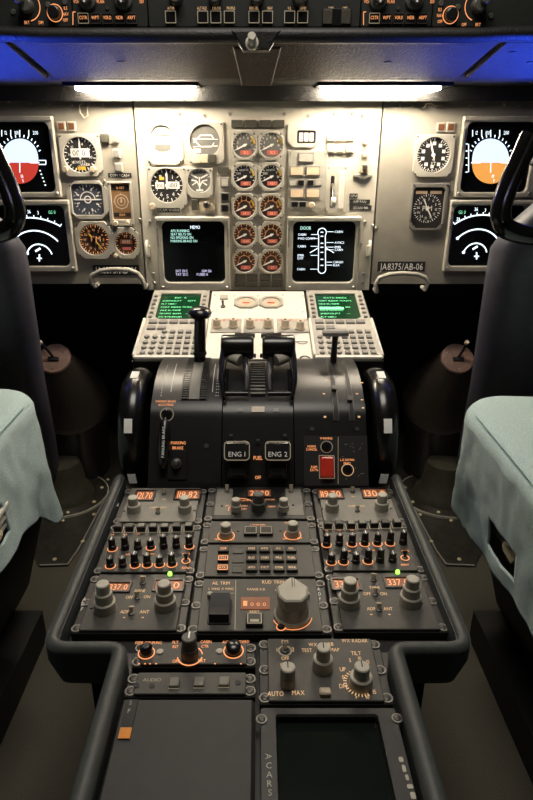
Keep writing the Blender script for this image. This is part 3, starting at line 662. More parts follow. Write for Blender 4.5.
# glareshield control units
def fcu(label, x0, x1, name='glareshield_control_panel'):
    c, w, h = FG.rect(x0, -30, x1, 27); t = T(name, label, 'control panel', FG.M(c)); b = MB(); b.rr(0, 0, w, h, .003, -.05, 0, .001); part('face', b, 'fcu', t)
    class Z: pass
    z = Z(); z.t = t; z.c = c; z.F = FG; z.k = w/(x1-x0); z.kv = h/57
    z.l = lambda px, py: tuple(FG.uv(px, py)-c); z.p = lambda n, mb, m, parent=None, label=None: part(n, mb, m, parent or t, label); return z
def sqbtn(z, px, py, s, frm='frameline', txt=None, h=None):
    x, y = z.l(px, py); b = MB(); b.rr(x, y, s, h or s, .0015, 0, .005, .0008); q = z.p('button', b, 'blackbtn'); b = MB(); b.outline(x, y, s*1.02, (h or s)*1.02, .0013, .005); z.p('outline', b, frm, q)
    if txt: b = MB(); b.text(txt, x, y+.001, .0052, .0056, 0, .8, 0, s*.74); z.p('legend', b, 'orange', q)
z = fcu('middle glareshield unit with outlined square black buttons', 147.5, 361)
b = MB()
for px in (171, 203, 216, 229.5, 254, 267.5, 289.5, 302.5): sqbtn(z, px, 17.5, .0185)
for t_, px in (('A/THR', 171), ('ALT HLD', 202), ('LVL/CH', 216.5), ('PROFILE', 231), ('HDG SEL', 254), ('NAV', 270), ('V/L', 289.5), ('LAND', 303), ('CWS', 331), ('CMD', 345)): b = MB(); b.text(t_, *z.l(px, 8.2), .0046, .0006, 0, .62); z.p('lettering', b, 'orangedim')
x, y = z.l(336.5, 17.5); b = MB(); b.rr(x, y, .05, .026, .002, 0, .004, .001); q = z.p('lever_plate', b, 'blackbtn')
for s_ in (-1, 1): b = MB(); b.rr(x+s_*.016, y, .0165, .022, .0015, .003, .006, .001); z.p('paddle', b, 'anun', q)
for px, rr_ in ((176, 7), (215, 7), (257, 7), (300, 8)):
    x, y = z.l(px, -2); b = MB(); b.lathe([(rr_*z.k, 0), (rr_*z.k*.9, .016), (rr_*z.k*.7, .018)], x, y, 24); z.p('knob', b, 'knobd')
for x0, x1, lb, bx in ((71.5, 146.5, 'left glareshield display unit with five amber-lettered buttons', 84), (362, 433.5, 'right glareshield display unit with five amber-lettered buttons', 374)):
    z = fcu(lb, x0, x1, 'display_control_panel')
    for i, t_ in enumerate(('CSTR', 'WPT', 'VOR.D', 'NDB', 'ARPT')): sqbtn(z, bx+i*12, 18.8, .0185, 'frameline' if i == 0 else 'dsteel', t_, .016)
    b = MB(); b.poly([z.l(x0+1.5, 25), z.l(x0+1.5, 12), z.l(x0+4, 12)], .0012, .0003)
    for dx_, t_ in ((5, 'VOR'), (29, 'PLAN'), (45, '10'), (70, '320')): b.text(t_, *z.l(x0+dx_, 1.5), .005, .0005, 0, .7)
    z.p('lettering', b, 'orange')
    for dx_ in (16, 52):
        x, y = z.l(x0+dx_, 0); b = MB(); b.lathe([(.0165, 0), (.015, .006), (.0105, .008), (.009, .022), (.007, .024)], x, y, 24); q = z.p('knob', b, 'knobd'); b = MB(); b.rr(x, y, .003, .016, .001, .024, .026); z.p('pointer', b, 'white', q)
    x, y = z.l(x0+36, 8); b = MB(); b.cyl(x, y, .003, 0, .002, 12); z.p('screw', b, 'dsteel')
for x0, x1, lb, sg in ((-40, 70.5, 'left end glareshield unit with two round ring-marked knobs', 1), (434.5, 560, 'right end glareshield unit with two round ring-marked knobs', -1)):
    z = fcu(lb, x0, x1, 'lighting_control_panel'); A = (27, 6) if sg > 0 else (478, 6); B = (55, 13) if sg > 0 else (450.5, 15)
    x, y = z.l(*A); b = MB(); b.arc(x, y, .0225, -80, 60 if sg > 0 else 40, .0013, .0003) if sg > 0 else b.arc(x, y, .0225, 120, 250, .0013, .0003)
    b.arc(*z.l(*B), .0132, 0, 360, .0014, .0003)
    for t_, px, py in ((('BRT', 27, 22.5), ('DIM', 41, 22.5), ('ILS', 65.5, 8), ('NAV', 65.5, 14), ('OFF', 65.5, 20)) if sg > 0 else (('OFF', 464, 24.5), ('BRT', 478, 24.5), ('ILS', 440, 9.5), ('NAV', 440, 15.5), ('OFF', 440, 21.5))): b.text(t_, *z.l(px, py), .005, .0003, 0, .7)
    z.p('lettering', b, 'orange')
    b = MB(); b.lathe([(.0125, 0), (.0115, .012), (.009, .014)], x, y, 24); b.lathe([(.008, .012), (.0075, .024), (.006, .026)], x+(-.006 if sg > 0 else .006), y+.006, 20); z.p('knob', b, 'knobd')
    x, y = z.l(*B); b = MB(); b.lathe([(.011, 0), (.0105, .010), (.008, .012)], x, y, 22); z.p('knob', b, 'black')
    for px, py in (((13.5, 12), (48, 5), (65, 2)) if sg > 0 else ((441, 3.5), (458, 7), (491, 16))): b = MB(); b.cyl(*z.l(px, py), .0045, 0, .0022, 16, .0006); z.p('plug', b, 'knobd')

# ------------------------------------------------------------------ sloping keypad deck
def fdz(px, py): return FD.uv(px, py)
t = T('centre_deck', 'pale sloping deck between the two keypad units, in front of the thrust levers', 'console', FD.M((0, 0)))
q = [fdz(209, 293), fdz(309, 293), fdz(322, 362), fdz(194, 362)]
wt = (q[1].x-q[0].x)
xs = .1165
yt = fdz(258, 293).y+.01
b = MB(); b.prism([(-xs, .003), (xs, .003), (xs, yt), (-xs, yt)], -.02, 0, .001); deck = part('deck_plate', b, 'deck', t)
def dl(px, py): return tuple(FD.uv(px, py))
for i, (px, t_) in enumerate(((246, ('OIL')), (271, 'OIL'))):
    x, y = dl(px, 303); b = MB(); b.frame(octp(.058, .058, .014), circ(.0225, 32, .0235), 0, .005, .001, x, y); o = part('dial_bezel', b, 'cdu', t)
    b = MB(); b.prism(circ(.0232, 32, .024, x, y), .0004, .0014); part('dial', b, 'annlens', o)
    b = MB(); b.arc(x, y, .017, 200, 520, .002, .0016); b.rr(x, y-.002, .022, .009, .002, .0015, .002); b.text('KG', x, y+.009, .005, .0016); part('markings', b, 'amberm', o)
    b = MB(); b.rr(x, y-.002, .018, .0045, .001, .002, .0026); part('needle', b, 'red', o)
x, y = dl(224, 298); b = MB(); b.rr(x, y, .02, .022, .002, 0, .004, .001); part('push_cover', b, 'cdu', t)
x, y = dl(223, 307); b = MB(); b.lathe([(.006, 0), (.006, .003), (.0025, .004), (.0032, .016), (.002, .018)], x, y, 14); part('toggle_switch', b, 'dsteel', t)
groups = ((211.5, 241), (244, 274), (277, 309))
for gi, (x0, x1) in enumerate(groups):
    a = FD.uv(x0, 323); e = FD.uv(x1, 330); b = MB()
    ya = FD.uv(258, 319.5).y; yb = FD.uv(258, 333).y; b.prism([(a.x, yb), (e.x, yb), (e.x, ya), (a.x, ya)], 0, .003, .001); o = part('knob_panel', b, 'cdu', t)
    b = MB(); w_ = e.x-a.x; b.rr(a.x+w_*.27, ya-.008, w_*.4, .009, .001, .003, .0036); b.rr(a.x+w_*.75, ya-.008, w_*.4, .009, .001, .003, .0036); lg = part('label_strip', b, 'pink', o)
    b = MB()
    for k, t_ in enumerate((('ENG', 'FUEL'), ('HYD', 'ELEC'), ('AIR', 'DOORS'))[gi]): b.text(t_, a.x+w_*(.27+.48*k), ya-.008, .0055, .0039)
    part('lettering', b, 'white', lg)
for px, py in ((217, 328), (233.5, 328), (250, 328), (268, 328), (285, 328.5), (300, 330)):
    x, y = dl(px, py); b = MB(); b.lathe([(.0115, .003), (.0115, .007), (.0095, .009), (.009, .020), (.007, .0235)], x, y, 20); o = part('rotary_knob', b, 'cream', t); b = MB(); b.cyl(x, y, .0032, .0235, .0241, 12); part('knob_cap', b, 'dsteel', o)
b = MB(); x, y = dl(302, 341); b.arc(x, y, .013, 200, 340, .0015, .0006); b.line(x-.03, y-.004, x+.012, y-.004, .0018, .0006); part('markings', b, 'dial', t); b = MB(); x, y = dl(305, 359); b.arc(x, y, .010, 0, 180, .004, .0006); part('markings', b, 'dial', t)
screws(t, [dl(*p) for p in ((215, 295), (234, 296), (258, 296), (283, 295), (303, 296), (303, 312), (213, 312), (312, 341))], 0)

def cdu(label, sg):
    xa, xb = (-.262, -.122) if sg < 0 else (.122, .262)
    xm = (xa+xb)/2; y0, y1 = FD.uv(258, 361).y, FD.uv(258, 293).y+.004
    t = T('keypad_display_unit', label, 'keypad unit', FD.M((xm, (y0+y1)/2))); w, h = xb-xa, y1-y0; hy = h/2
    yy = lambda py: FD.uv(258, py).y-(y0+y1)/2
    ys0, ys1 = yy(321), yy(295.5)
    b = MB(); b.box(-w/2-.004, -hy, -.05, w/2+.004, hy, -.001); part('case', b, 'black', t)
    b = MB(); b.frame([(x, y-(ys0+ys1)/2) for x, y in botcut(w, h, .003)], botcut(w*.72, ys1-ys0, .012), -.001, .006, .001, 0, (ys0+ys1)/2); part('face', b, 'cdu', t)
    b = MB(); b.rr(0, (ys0+ys1)/2, w*.72+.002, ys1-ys0+.002, .004, 0, .002); s_ = part('screen', b, 'cdugreen', t)
    b = MB(); random.seed(3 if sg < 0 else 5)
    ln = ys1-ys0
    for k in range(7):
        yk = ys1-ln*(.13+.125*k); x0 = -w*.31
        if k == 0: b.text('INIT  A' if sg < 0 else 'DATA INDEX', 0, yk, .0065, .0024)
        else:
            b.text(('CO RTE/FROM', 'JA8375/RJTT', 'FLT NBR>', 'COST INDEX 75', 'CRZ FL/TEMP', 'TROPO 36090')[(k+(sg > 0)*2) % 6], x0, yk, .0058, .0024, 0, 1.0, 1)
            if k % 2: b.text(('RJTT.', '350.', '---')[k//2 % 3], w*.14, yk, .0058, .0024, 0, 1, 1)
    if sg > 0: b.rr(-w*.1, ys1-ln*.55, w*.42, .011, .002, .0022, .0026)
    part('text', b, 'cdutext', s_)
    km = lambda n, x, y, kw, kh, r=.001: (lambda b: (b.rr(x, y, kw, kh, r, .006, .0105, .0015), part(n, b, 'key', t))[1])(MB())
    for s2 in (-1, 1):
        for k in range(6): km('line_key', s2*(w*.43), ys1-ln*(.14+.16*k), .009, .0075)
    yk = [yy(324.5), yy(330.5)]
    for k in range(5): km('function_key', -w*.36+k*w*.17, yk[0], w*.14, .015)
    for k in range(2): km('function_key', -w*.36+k*w*.17, yk[1], w*.14, .015)
    for r_ in range(5):
        for c_ in range(7):
            if r_ < 1 and c_ < 2: continue
            x = -w*.39+c_*w*.13; y = yy(334.5+r_*5.2)
            if r_ == 0 and c_ < 2: continue
            b = MB(); (b.cyl(x, y, .0062, .006, .0108, 14, .0015) if c_ < 3 else b.rr(x, y, .0125, .012, .0012, .006, .0105, .0015)); part('key', b, 'key', t)
    b = MB(); b.rr(0, -hy+.005, w*1.02, .008, .002, .004, .009, .001)
    for s2 in (-1, 1): b.rr(s2*(w/2+.002), -h*.22, .006, h*.5, .002, 0, .011, .002)
    part('tray', b, 'white_paint', t)
    screws(t, [(-w/2+.006, hy-.006), (w/2-.006, hy-.006), (-w/2+.007, -hy+.016), (w/2-.007, -hy+.016)], .006)
cdu('left keypad unit with a green text screen, behind the mushroom-topped lever', -1)
cdu('right keypad unit with a green text screen, behind the flat-topped lever', 1)
# cradle under the deck
b = MB(); ext(b, [(1.212, .69), (1.53, .77), (1.53, .2), (1.212, .2)], -.255, .255); tag(part('console_body', b, 'void'), 'black console body below the sloping keypad deck', 'console')
# ------------------------------------------------------------------ thrust lever quadrant
PROF = [(.925, .62), (.9625, .675), (1.0, .73), (1.04, .755), (1.085, .770), (1.13, .776), (1.18, .773), (1.205, .766)]
def qp(s):                                        # s 0..1 along the profile from the crown's near shoulder
    i = min(int(s), len(PROF)-2); f = s-i
    p = [Vector(PROF[max(0, min(len(PROF)-1, i+k))]) for k in (-1, 0, 1, 2)]
    if i < 2: return p[1].lerp(p[2], f)
    return .5*((2*p[1])+(p[2]-p[0])*f+(2*p[0]-5*p[1]+4*p[2]-p[3])*f*f+(3*p[1]-p[0]-3*p[2]+p[3])*f**3)
def qn(s):
    a, b_ = qp(max(0, s-.02)), qp(min(6.999, s+.02)); d = (b_-a).normalized(); return Vector((-d.y, d.x))
QO = Vector((0, 1.05, .62))
quad = T('thrust_lever_quadrant', 'black thrust lever quadrant between the two big trim wheels, with fuel levers', 'lever console', Matrix.Translation(QO))
def qpart(name, mb, m, parent=None, label=None):
    mb.v = [(x, y-QO.y, z-QO.z) for x, y, z in mb.v]; return part(name, mb, m, parent or quad, label)
def qstrip(mb, x0, x1, s0, s1, o0, o1, n=16):
    rs = []
    for i in range(n+1):
        s = s0+(s1-s0)*i/n; p = qp(s); nn = qn(s); a = p+nn*o0; c = p+nn*o1
        rs.append([(x0, a.x, a.y), (x1, a.x, a.y), (x1, c.x, c.y), (x0, c.x, c.y)])
    return mb.rings(rs)
def sat(py, off=0):                               # profile parameter seen at a picture height
    best = (9e9, 0)
    for i in range(600):
        s = i/100
        p = qp(s); e = abs(proj(Vector((0, p.x, p.y)))[1]-py)
        if e < best[0]: best = (e, s)
    return best[1]
def qx(px, py): s = sat(py); p = qp(s); f = (p.x*CP-(p.y-CAM.z)*SP); return (px-CX)/FPX*f
def shell(x0, x1, off):
    pr = []
    for i in range(57):
        s = i/8; p = qp(min(s, 6.99))+qn(min(s, 6.99))*off; pr.append((p.x, p.y))
    b = MB(); ext(b, pr+[(1.205, .45), (.925, .45)], x0, x1); return b
qpart('side_cover', shell(-.196, -.066, 0), 'quad'); qpart('side_cover', shell(.066, .196, 0), 'quad')
qpart('centre_cover', shell(-.0645, .0645, -.006), 'black')
# left slots: ribbed trim scales and the mushroom-topped lever
sA, sB = sat(400), 5.9
for k, (xa, xb) in enumerate(((183.5, 190), (201, 207))):
    b = MB(); x0, x1 = qx(xa, 385), qx(xb, 385); n = 26
    for i in range(n): s = sA+(sB-sA)*i/n; qstrip(b, x0, x1, s, s+(sB-sA)/n*.55, 0, .0045, 1)
    qpart('ribbed_scale', b, 'black')
b = MB(); qstrip(b, qx(190.5, 385), qx(200.5, 385), sA, sB, 0, .003); qpart('slot_cover', b, 'knobd', None, 'smooth grey-black strip between the ribs')
b = MB(); qstrip(b, qx(182, 385), qx(208.5, 385), sA-.04, sB, 0, .0008); qpart('slot_surround', b, 'dial')
b = MB()
for px in (172, 213): b = MB(); qstrip(b, qx(px, 385)-.0004, qx(px, 385)+.0004, sat(392), 5.2, 0, .0006); qpart('scale_line', b, 'white')
b = MB()
for px in (163, 217, 219):
    if px == 217: qpart('scale_marks', b, 'white', None, 'fine white scale marks'); b = MB()
    for i in range(14): s = sat(396)+(5.2-sat(396))*i/14; qstrip(b, qx(px, 385)-.0012, qx(px, 385)+.0004, s, s+.03, 0, .0006, 1)
qpart('scale_marks', b, 'white', None, 'fine white scale marks')
def onq(px, py): v = FQ.uv(px, py); return v
def qface(name, fn, m, parent=None, label=None, px=0, py=0):
    b = MB(); b.X = FQ.M(FQ.uv(px, py)); fn(b); return qpart(name, b, m, parent, label)
def qtext(items, m='orange', name='lettering'):
    for t_, px, py, h in items: b = MB(); c = FQ.uv(px, py); b.X = FQ.M((0, 0)); b.text(t_, c.x, c.y, h, .0022, 0, .8); qpart(name, b, m)
qtext((('PARKING BRAKE', 166, 401.5, .0042), ('ACCU PRESS', 166, 405, .0042), ('PARKING', 178.5, 443, .0055), ('BRAKE', 178, 448, .0055), ('FUEL', 258, 458, .0068), ('OFF', 258, 477.5, .0055),
       ('WARNING', 326, 438.5, .0040), ('HORN', 311.5, 446.5, .0045), ('CANCEL', 311.5, 449.5, .0045), ('RAM', 314, 467, .0045), ('EXTN', 314, 470, .0045), ('L.G DOWN', 347, 460, .0042), ('PRESS', 347, 463.5, .0042)))
qface('round_button', lambda b: b.lathe([(.0095, 0), (.0095, .004), (.007, .006)], 0, 0, 24), 'gloss', None, None, 167, 414.5)
qface('button_ring', lambda b: b.arc(0, 0, .0118, 0, 360, .0014, .0008, 32), 'frameline', None, None, 167, 414.5)
# parking brake handle
def hand(b):
    b.lathe([(.002, -.045), (.0085, -.036), (.0105, -.012), (.0105, .012), (.0085, .036), (.002, .045)], 0, 0, 18)
b = MB(); b.X = FQ.M(FQ.uv(165.5, 444), .016) @ Matrix.Rotation(R(-90), 4, 'X'); hand(b); ph = qpart('parking_brake_handle', b, 'gloss', None, 'long black oval handle')
b = MB(); b.X = FQ.M(FQ.uv(165.5, 444), .0268); b.text('PARKING BRAKE', 0, 0, .005, 0, 90); qpart('lettering', b, 'white', ph)
b = MB(); b.X = FQ.M(FQ.uv(165.5, 444)); b.cyl(0, 0, .006, 0, .016, 14); qpart('handle_post', b, 'black', ph)
b = MB(); b.X = FQ.M(FQ.uv(178, 465)); b.rr(0, 0, .034, .052, .003, 0, .004, .001); bp = qpart('bracket', b, 'black')
b = MB(); b.X = FQ.M(FQ.uv(177, 464)); b.lathe([(.0095, .004), (.009, .010), (.006, .012), (.005, .02), (.003, .021)], 0, 0, 20); qpart('knob', b, 'dsteel', bp)
b = MB(); b.X = FQ.M(FQ.uv(206.5, 446)); b.cyl(0, 0, .0045, 0, .002, 16); qpart('lock', b, 'dsteel')
# fuel levers
for px, t_ in ((237.5, 'ENG 1'), (277.3, 'ENG 2')):
    b = MB(); b.X = FQ.M(FQ.uv(px, 453)); b.rr(0, 0, .046, .035, .007, .010, .032, .005); fl_ = qpart('fuel_lever', b, 'black', None, 'fuel lever block marked '+t_)
    b = MB(); b.X = FQ.M(FQ.uv(px, 453)); b.frame(rrp(.045, .034, .007, 4), rrp(.042, .031, .006, 4), .0315, .0333, .0003); qpart('edge_line', b, 'frameline', fl_)
    b = MB(); b.X = FQ.M(FQ.uv(px, 454)); b.text(t_, 0, -.004, .0085, .0326); qpart('lettering', b, 'white', fl_)
    b = MB(); b.X = FQ.M(FQ.uv(px, 470)); b.rr(0, .01, .034, .05, .003, -.004, .012, .002); b.rr(0, -.004, .026, .016, .003, .01, .016, .002); qpart('lever_stem', b, 'black', fl_)
b = MB()
for px in (231, 258, 285): b.X = FQ.M(FQ.uv(px, 435 if px != 258 else 440)); b.rr(0, 0, .006, .003, .001, 0, .002)
qpart('index_marks', b, 'steel')
# right side: flap slots, small warning panel
for xa, xb in ((331.5, 336), (347, 351)):
    b = MB(); qstrip(b, qx(xa, 390), qx(xb, 390), sat(421), 5.9, 0, .0012); qpart('slot', b, 'dial')
    b = MB()
    for s_, w_ in ((xa-.6, 1), (xb, 1)): qstrip(b, qx(s_, 390), qx(s_+.8, 390), sat(421), 5.6, .0005, .0016)
    qpart('slot_edge', b, 'dsteel')
for px, py in ((333.5, 390), (349, 400)):
    s = sat(py); b = MB(); qstrip(b, qx(px-2, py), qx(px+2.5, py), s-.12, s+.1, 0, .008, 4); qpart('detent_gate', b, 'dsteel')
b = MB()
for px, py in ((324, 394), (357, 394), (325, 417), (359, 417), (362, 400), (363, 408), (362, 383), (327, 381)):
    s = sat(py); b = MB(); qstrip(b, qx(px-1.2, py), qx(px+1.2, py), s-.02, s+.03, 0, .0008, 2); qpart('detent_mark', b, 'orangedim')
b = MB(); b.X = FQ.M(FQ.uv(334, 460)); v0 = FQ.uv(304, 486); v1 = FQ.uv(367, 436); b.X = FQ.M((0, 0)); b.prism([(v0.x, v0.y), (v1.x, v0.y), (v1.x, v1.y), (v0.x, v1.y)], 0, .0015, .0005); wp = qpart('warning_panel', b, 'dial')
qface('round_button', lambda b: b.lathe([(.0088, .0015), (.0085, .005), (.006, .007)], 0, 0, 22), 'gloss', wp, None, 326.5, 447)
qface('button_ring', lambda b: b.arc(0, 0, .0105, 0, 360, .0012, .0016, 28), 'frameline', wp, None, 326.5, 447)
qface('round_button', lambda b: b.lathe([(.0088, .0015), (.0085, .005), (.006, .007)], 0, 0, 22), 'gloss', wp, None, 347.5, 470)
qface('button_ring', lambda b: b.arc(0, 0, .0105, 0, 360, .0012, .0016, 28), 'orangedim', wp, None, 347.5, 470)
def gd(b): b.rr(0, 0, .0235, .036, .003, .0015, .014, .003)
qface('switch_guard', gd, 'red', wp, 'red guarded switch', 326.7, 467.5)
qface('guard_outline', lambda b: b.outline(0, 0, .028, .042, .0012, .0016), 'frameline', wp, None, 326.7, 467)
b = MB(); c = FQ.uv(338, 437); e = FQ.uv(338, 484); b.X = FQ.M((0, 0)); b.line(c.x, c.y, e.x, e.y, .0011, .0016)
random.seed(4)
for i in range(16): p = FQ.uv(random.uniform(341, 365), random.uniform(440, 482)); b.rr(p.x, p.y, .0012, .0012, .0003, .0016, .0019)
qpart('panel_marks', b, 'cream', wp)
b = MB()
for px, py in ((312, 429), (357, 429)): b.X = FQ.M(FQ.uv(px, py)); b.cyl(0, 0, .004, 0, .0016, 14)
qpart('rivets', b, 'dsteel')
# speed brake lever with mushroom knob
base = Vector((-.118, 1.15, .765)); topp = atY(200, 318, 1.15)
b = MB(); b.tube([base, base.lerp(topp, .5), topp], [.0115, .012, .011], 12, True, .8); sl = qpart('spoiler_lever', b, 'gloss', None, 'upright black lever with a mushroom knob')
b = MB(); b.X = Matrix.Translation(topp); b.lathe([(.009, -.004), (.021, .003), (.0235, .010), (.02, .017), (.012, .021), (.002, .022)], 0, 0, 24); qpart('mushroom_knob', b, 'gloss', sl)
b = MB(); b.X = Matrix.Translation(base.lerp(topp, .3)); b.lathe([(.0125, -.004), (.014, 0), (.0125, .004)], 0, 0, 20); qpart('collar', b, 'black', sl)
# flap lever with flat T handle
base = Vector((qx(334, 365), 1.15, .765)); topp = atY(335.5, 333, 1.15)
b = MB(); b.tube([base, base.lerp(topp, .6), topp], [.0075, .006, .006], 12); sl = qpart('flap_lever', b, 'black', None, 'upright black lever with a flat grey handle')
b = MB(); b.X = Matrix.Translation(topp); b.prism(rrp(.052, .022, .004), -.004, .006, .003); qpart('flat_handle', b, 'key', sl)
# thrust levers
for s_ in (-1, 1):
    hc = atY(258+s_*20.5, 347, 1.13); xo = s_*.071; xi = s_*.012
    b = MB(); b.X = Matrix.Translation(hc) @ Matrix.Rotation(PI/2, 4, 'Y'); b.lathe([(.02, -.032), (.0235, -.030), (.0245, -.026), (.0245, .026), (.0235, .030), (.02, .032)], 0, 0, 28)
    tl = qpart('thrust_lever_handle', b, 'gloss', None, ('left' if s_ < 0 else 'right')+' thick black roller handle')
    b = MB(); b.tube([(s_*.046, 1.142, hc.z+.021), (s_*.006, 1.142, hc.z+.019)], .005, 8); qpart('link_bar', b, 'black', tl)
    b = MB(); p0 = Vector((s_*.066, 1.13, hc.z+.008)); b.tube([p0, Vector((s_*.070, 1.09, hc.z-.02)), Vector((s_*.068, 1.04, .772)), Vector((s_*.062, 1.02, .75))], [.012, .013, .012, .009], 10, True, .4); qpart('lever_arm', b, 'gloss', tl)
    b = MB(); b.tube([Vector((s_*.024, 1.125, hc.z-.014)), Vector((s_*.024, 1.10, hc.z-.028)), Vector((s_*.02, 1.06, .775)), Vector((s_*.022, 1.035, .758))], [.009, .010, .008, .006], 10, True, .7); qpart('reverse_lever', b, 'modbase', tl)
    b = MB(); b.X = None; b.tube([(s_*.056, 1.12, hc.z-.016), (s_*.034, 1.105, hc.z-.020)], .012, 12); qpart('grip_block', b, 'knob', tl, 'pale grey grip block')
    b = MB(); b.tube([(s_*.062, 1.03, .756), (s_*.018, 1.03, .756)], .0045, 10); b.tube([(s_*.058, 1.06, .792), (s_*.060, 1.033, .758)], .004, 8); qpart('cross_bar', b, 'gloss', tl)
    b = MB(); b.tube([(s_*.034, 1.145, .792), (s_*.004, 1.145, .792)], .0045, 8); qpart('link_bar', b, 'black', tl)
b = MB()
for i in range(13): s = 2.9+2.6*i/13; qstrip(b, -.014, .014, s, s+.1, -.006, .001, 1)
qpart('ribbed_gate', b, 'knobd', None, 'grey ribbed gate between the thrust levers')
s = sat(408); b = MB(); qstrip(b, -.012, .012, s-.12, s+.12, -.006, -.004, 2); qpart('data_plate', b, 'cream'); b = MB()
for x in (-.033, .033): b = MB(); qstrip(b, x-.005, x+.005, s-.1, s+.06, -.006, -.0045, 2); qpart('stop_mark', b, 'dsteel')
# trim wheels
for s_ in (-1, 1):
    c = Vector((s_*.2345, 1.09, .655)); t = T('trim_handwheel', ('left' if s_ < 0 else 'right')+' big black trim wheel with white rim marks, beside the quadrant', 'trim wheel', Matrix.Translation(c))
    X = Matrix.Rotation(PI/2, 4, 'Y'); b = MB(); b.X = X
    b.lathe([(.085, -.013), (.098, -.023), (.109, -.0235), (.118, -.018), (.1225, -.0095), (.124, 0), (.1225, .0095), (.118, .018), (.109, .0235), (.098, .023), (.085, .013)], 0, 0, 56); rim = part('rim', b, 'gloss', t)
    b = MB(); b.X = X; b.lathe([(.02, -.012), (.087, -.008), (.087, .008), (.02, .012)], 0, 0, 40); part('web', b, 'black', t)
    for a_ in (98, 152, 203, 20, 300):
        b = MB(); n = 5; rs = []
        for i in range(n+1):
            a = R(a_-6+12*i/n); ca, sa = math.cos(a), math.sin(a); rs.append([(x, ca*r_, sa*r_) for x, r_ in ((-.0075, .1225), (.0075, .1225), (.0068, .1250), (-.0068, .1250))])
        b.rings(rs); part('rim_mark', b, 'wheelmark', rim)
# ------------------------------------------------------------------ pedestal
ped = T('pedestal', 'slate grey centre pedestal tray with a padded rim, between the two seats', 'pedestal')
b = MB(); b.box(-.145, .02, .2, .147, .56, .59); part('stand', b, 'void', ped)
b = MB(); b.box(-.215, .575, .2, .215, .915, .58); part('stand', b, 'void', ped)
b = MB(); b.prism([(-.238, .545), (.24, .545), (.24, .918), (-.238, .918)], .585, .6035); b.prism([(-.156, .0), (.158, .0), (.158, .545), (-.156, .545)], .585, .6035); part('tray_floor', b, 'modbase', ped)
for s_ in (-1, 1):
    xo = .2455; xi = .1592; ya = .537; rail = []
    def cor(ax, ay, bx, by, cx_, cy_, r=.02):
        a, m, c = Vector((ax, ay)), Vector((bx, by)), Vector((cx_, cy_)); p = m+(a-m).normalized()*r; q = m+(c-m).normalized()*r
        return [tuple(p*(1-t)**2+m*2*t*(1-t)+q*t*t) for t in (0, .2, .4, .6, .8, 1)]
    pts = [(xo, .935), (xo, .8), (xo, .65)]+cor(xo, .9, xo, ya, xi, ya, .022)+cor(xo, ya, xi, ya, xi, 0, .016)+[(xi, .4), (xi, .2), (xi, .0)]
    b = MB(); b.tube([(s_*x, y, .632) for x, y in pts], [.0076+.0029*max(0, min(1, (.56-y)/.05)) for x, y in pts], 12); part('rim', b, 'rail', ped, 'padded slate rim')
    b = MB(); L = [Vector(p) for p in pts]; rs = []
    for i, p in enumerate(L):
        d = (L[min(i+1, len(L)-1)]-L[max(0, i-1)]).normalized(); nrm = Vector((-d.y, d.x)); 
        if nrm.x*(1) < 0 and i < 5: nrm = -nrm
        o = p+nrm*.0085 if (p+nrm*.01-Vector((.1, .7))).length > (p-nrm*.01-Vector((.1, .7))).length else p-nrm*.0085
        e = p*2-o; lo = .576
        rs.append([(s_*o.x, o.y, .634), (s_*o.x, o.y, .612), (s_*(p.x*.75+e.x*.25), p.y*.75+e.y*.25, lo), (s_*e.x, e.y, lo), (s_*e.x, e.y, .634)])
    b.rings(rs); part('skirt', b, 'skirt', ped, 'slate skirt below the rim')
b = MB(); b.tube([(.1745, .50, .598), (.1745, .35, .598)], .0016, 6); part('trim_strip', b, 'white_paint', ped, 'thin pale strip on the right side of the narrow end')

def module(label, x0, x1, py0, py1, m='module', fast=3, inx=.009, name='control_unit', fy=None, face=True):
    y1 = FT.pt(258, py0).y; y0 = FT.pt(258, py1).y
    c = Vector(((x0+x1)/2, (y0+y1)/2)); t = T(name, label, 'control panel', FT.M(c)); w, h = x1-x0, y1-y0
    class Z: pass
    z = Z(); z.t = t; z.c = c; z.w = w; z.h = h; z.F = FT
    z.l = lambda px, py: tuple(FT.uv(px, py)-c)
    z.p = lambda n, mb, mm, parent=None, lb=None: part(n, mb, mm, parent or t, lb)
    b = MB(); b.rr(0, 0, w-.001, h-.0006, .002, -.0160, -.004, .001); z.p('base_plate', b, 'modbase')
    if face: b = MB(); b.rr(0, 0, w-2*inx-.004, h-.003, .002, -.004, 0, .0008); z.face = z.p('face_plate', b, m)
    for i in range(fast):
        yy = (h/2-.008)-(h-.016)*i/max(1, fast-1)
        for sx in (-1, 1): fastener(t, sx*(w/2-.0065), yy, -.0042)
    return z
def knob(z, base, top, tiers, m='knob', name='knob', ptr=False, n=24, ch=.0012):
    h = FT.height(base[0], base[1], top) if top is not None else .02
    x, y = z.l(*base); prof = []; zz = 0; k = len(tiers)
    for i, r in enumerate(tiers):
        z1 = h*(i+1)/k; prof += [(r, zz), (r*.97, z1-ch), (r*.97-ch, z1)]; zz = z1
    b = MB(); b.lathe(prof, x, y, n); q = z.p(name, b, m)
    if ptr: b = MB(); b.rr(x, y+tiers[-1]*.3, tiers[-1]*.22, tiers[-1]*1.1, .0003, h, h+.0006); z.p('pointer', b, 'white', q)
    return q, x, y, h
def lcd(z, rect, txt, align=0):
    c, w, h = FT.rect(*rect); x, y = c-z.c; b = MB(); b.frame(rrp(w+.006, h+.006, .0015), rrp(w, h, .001), 0, .0022, .0006, x, y); q = z.p('display', b, 'black')
    b = MB(); b.rr(x, y, w, h, .001, 0, .0006); z.p('window', b, 'ledbg', q); b = MB(); b.text(txt, x, y, h*.7, .0010, 0, 1, 0, w*.86); z.p('digits', b, 'led', q)
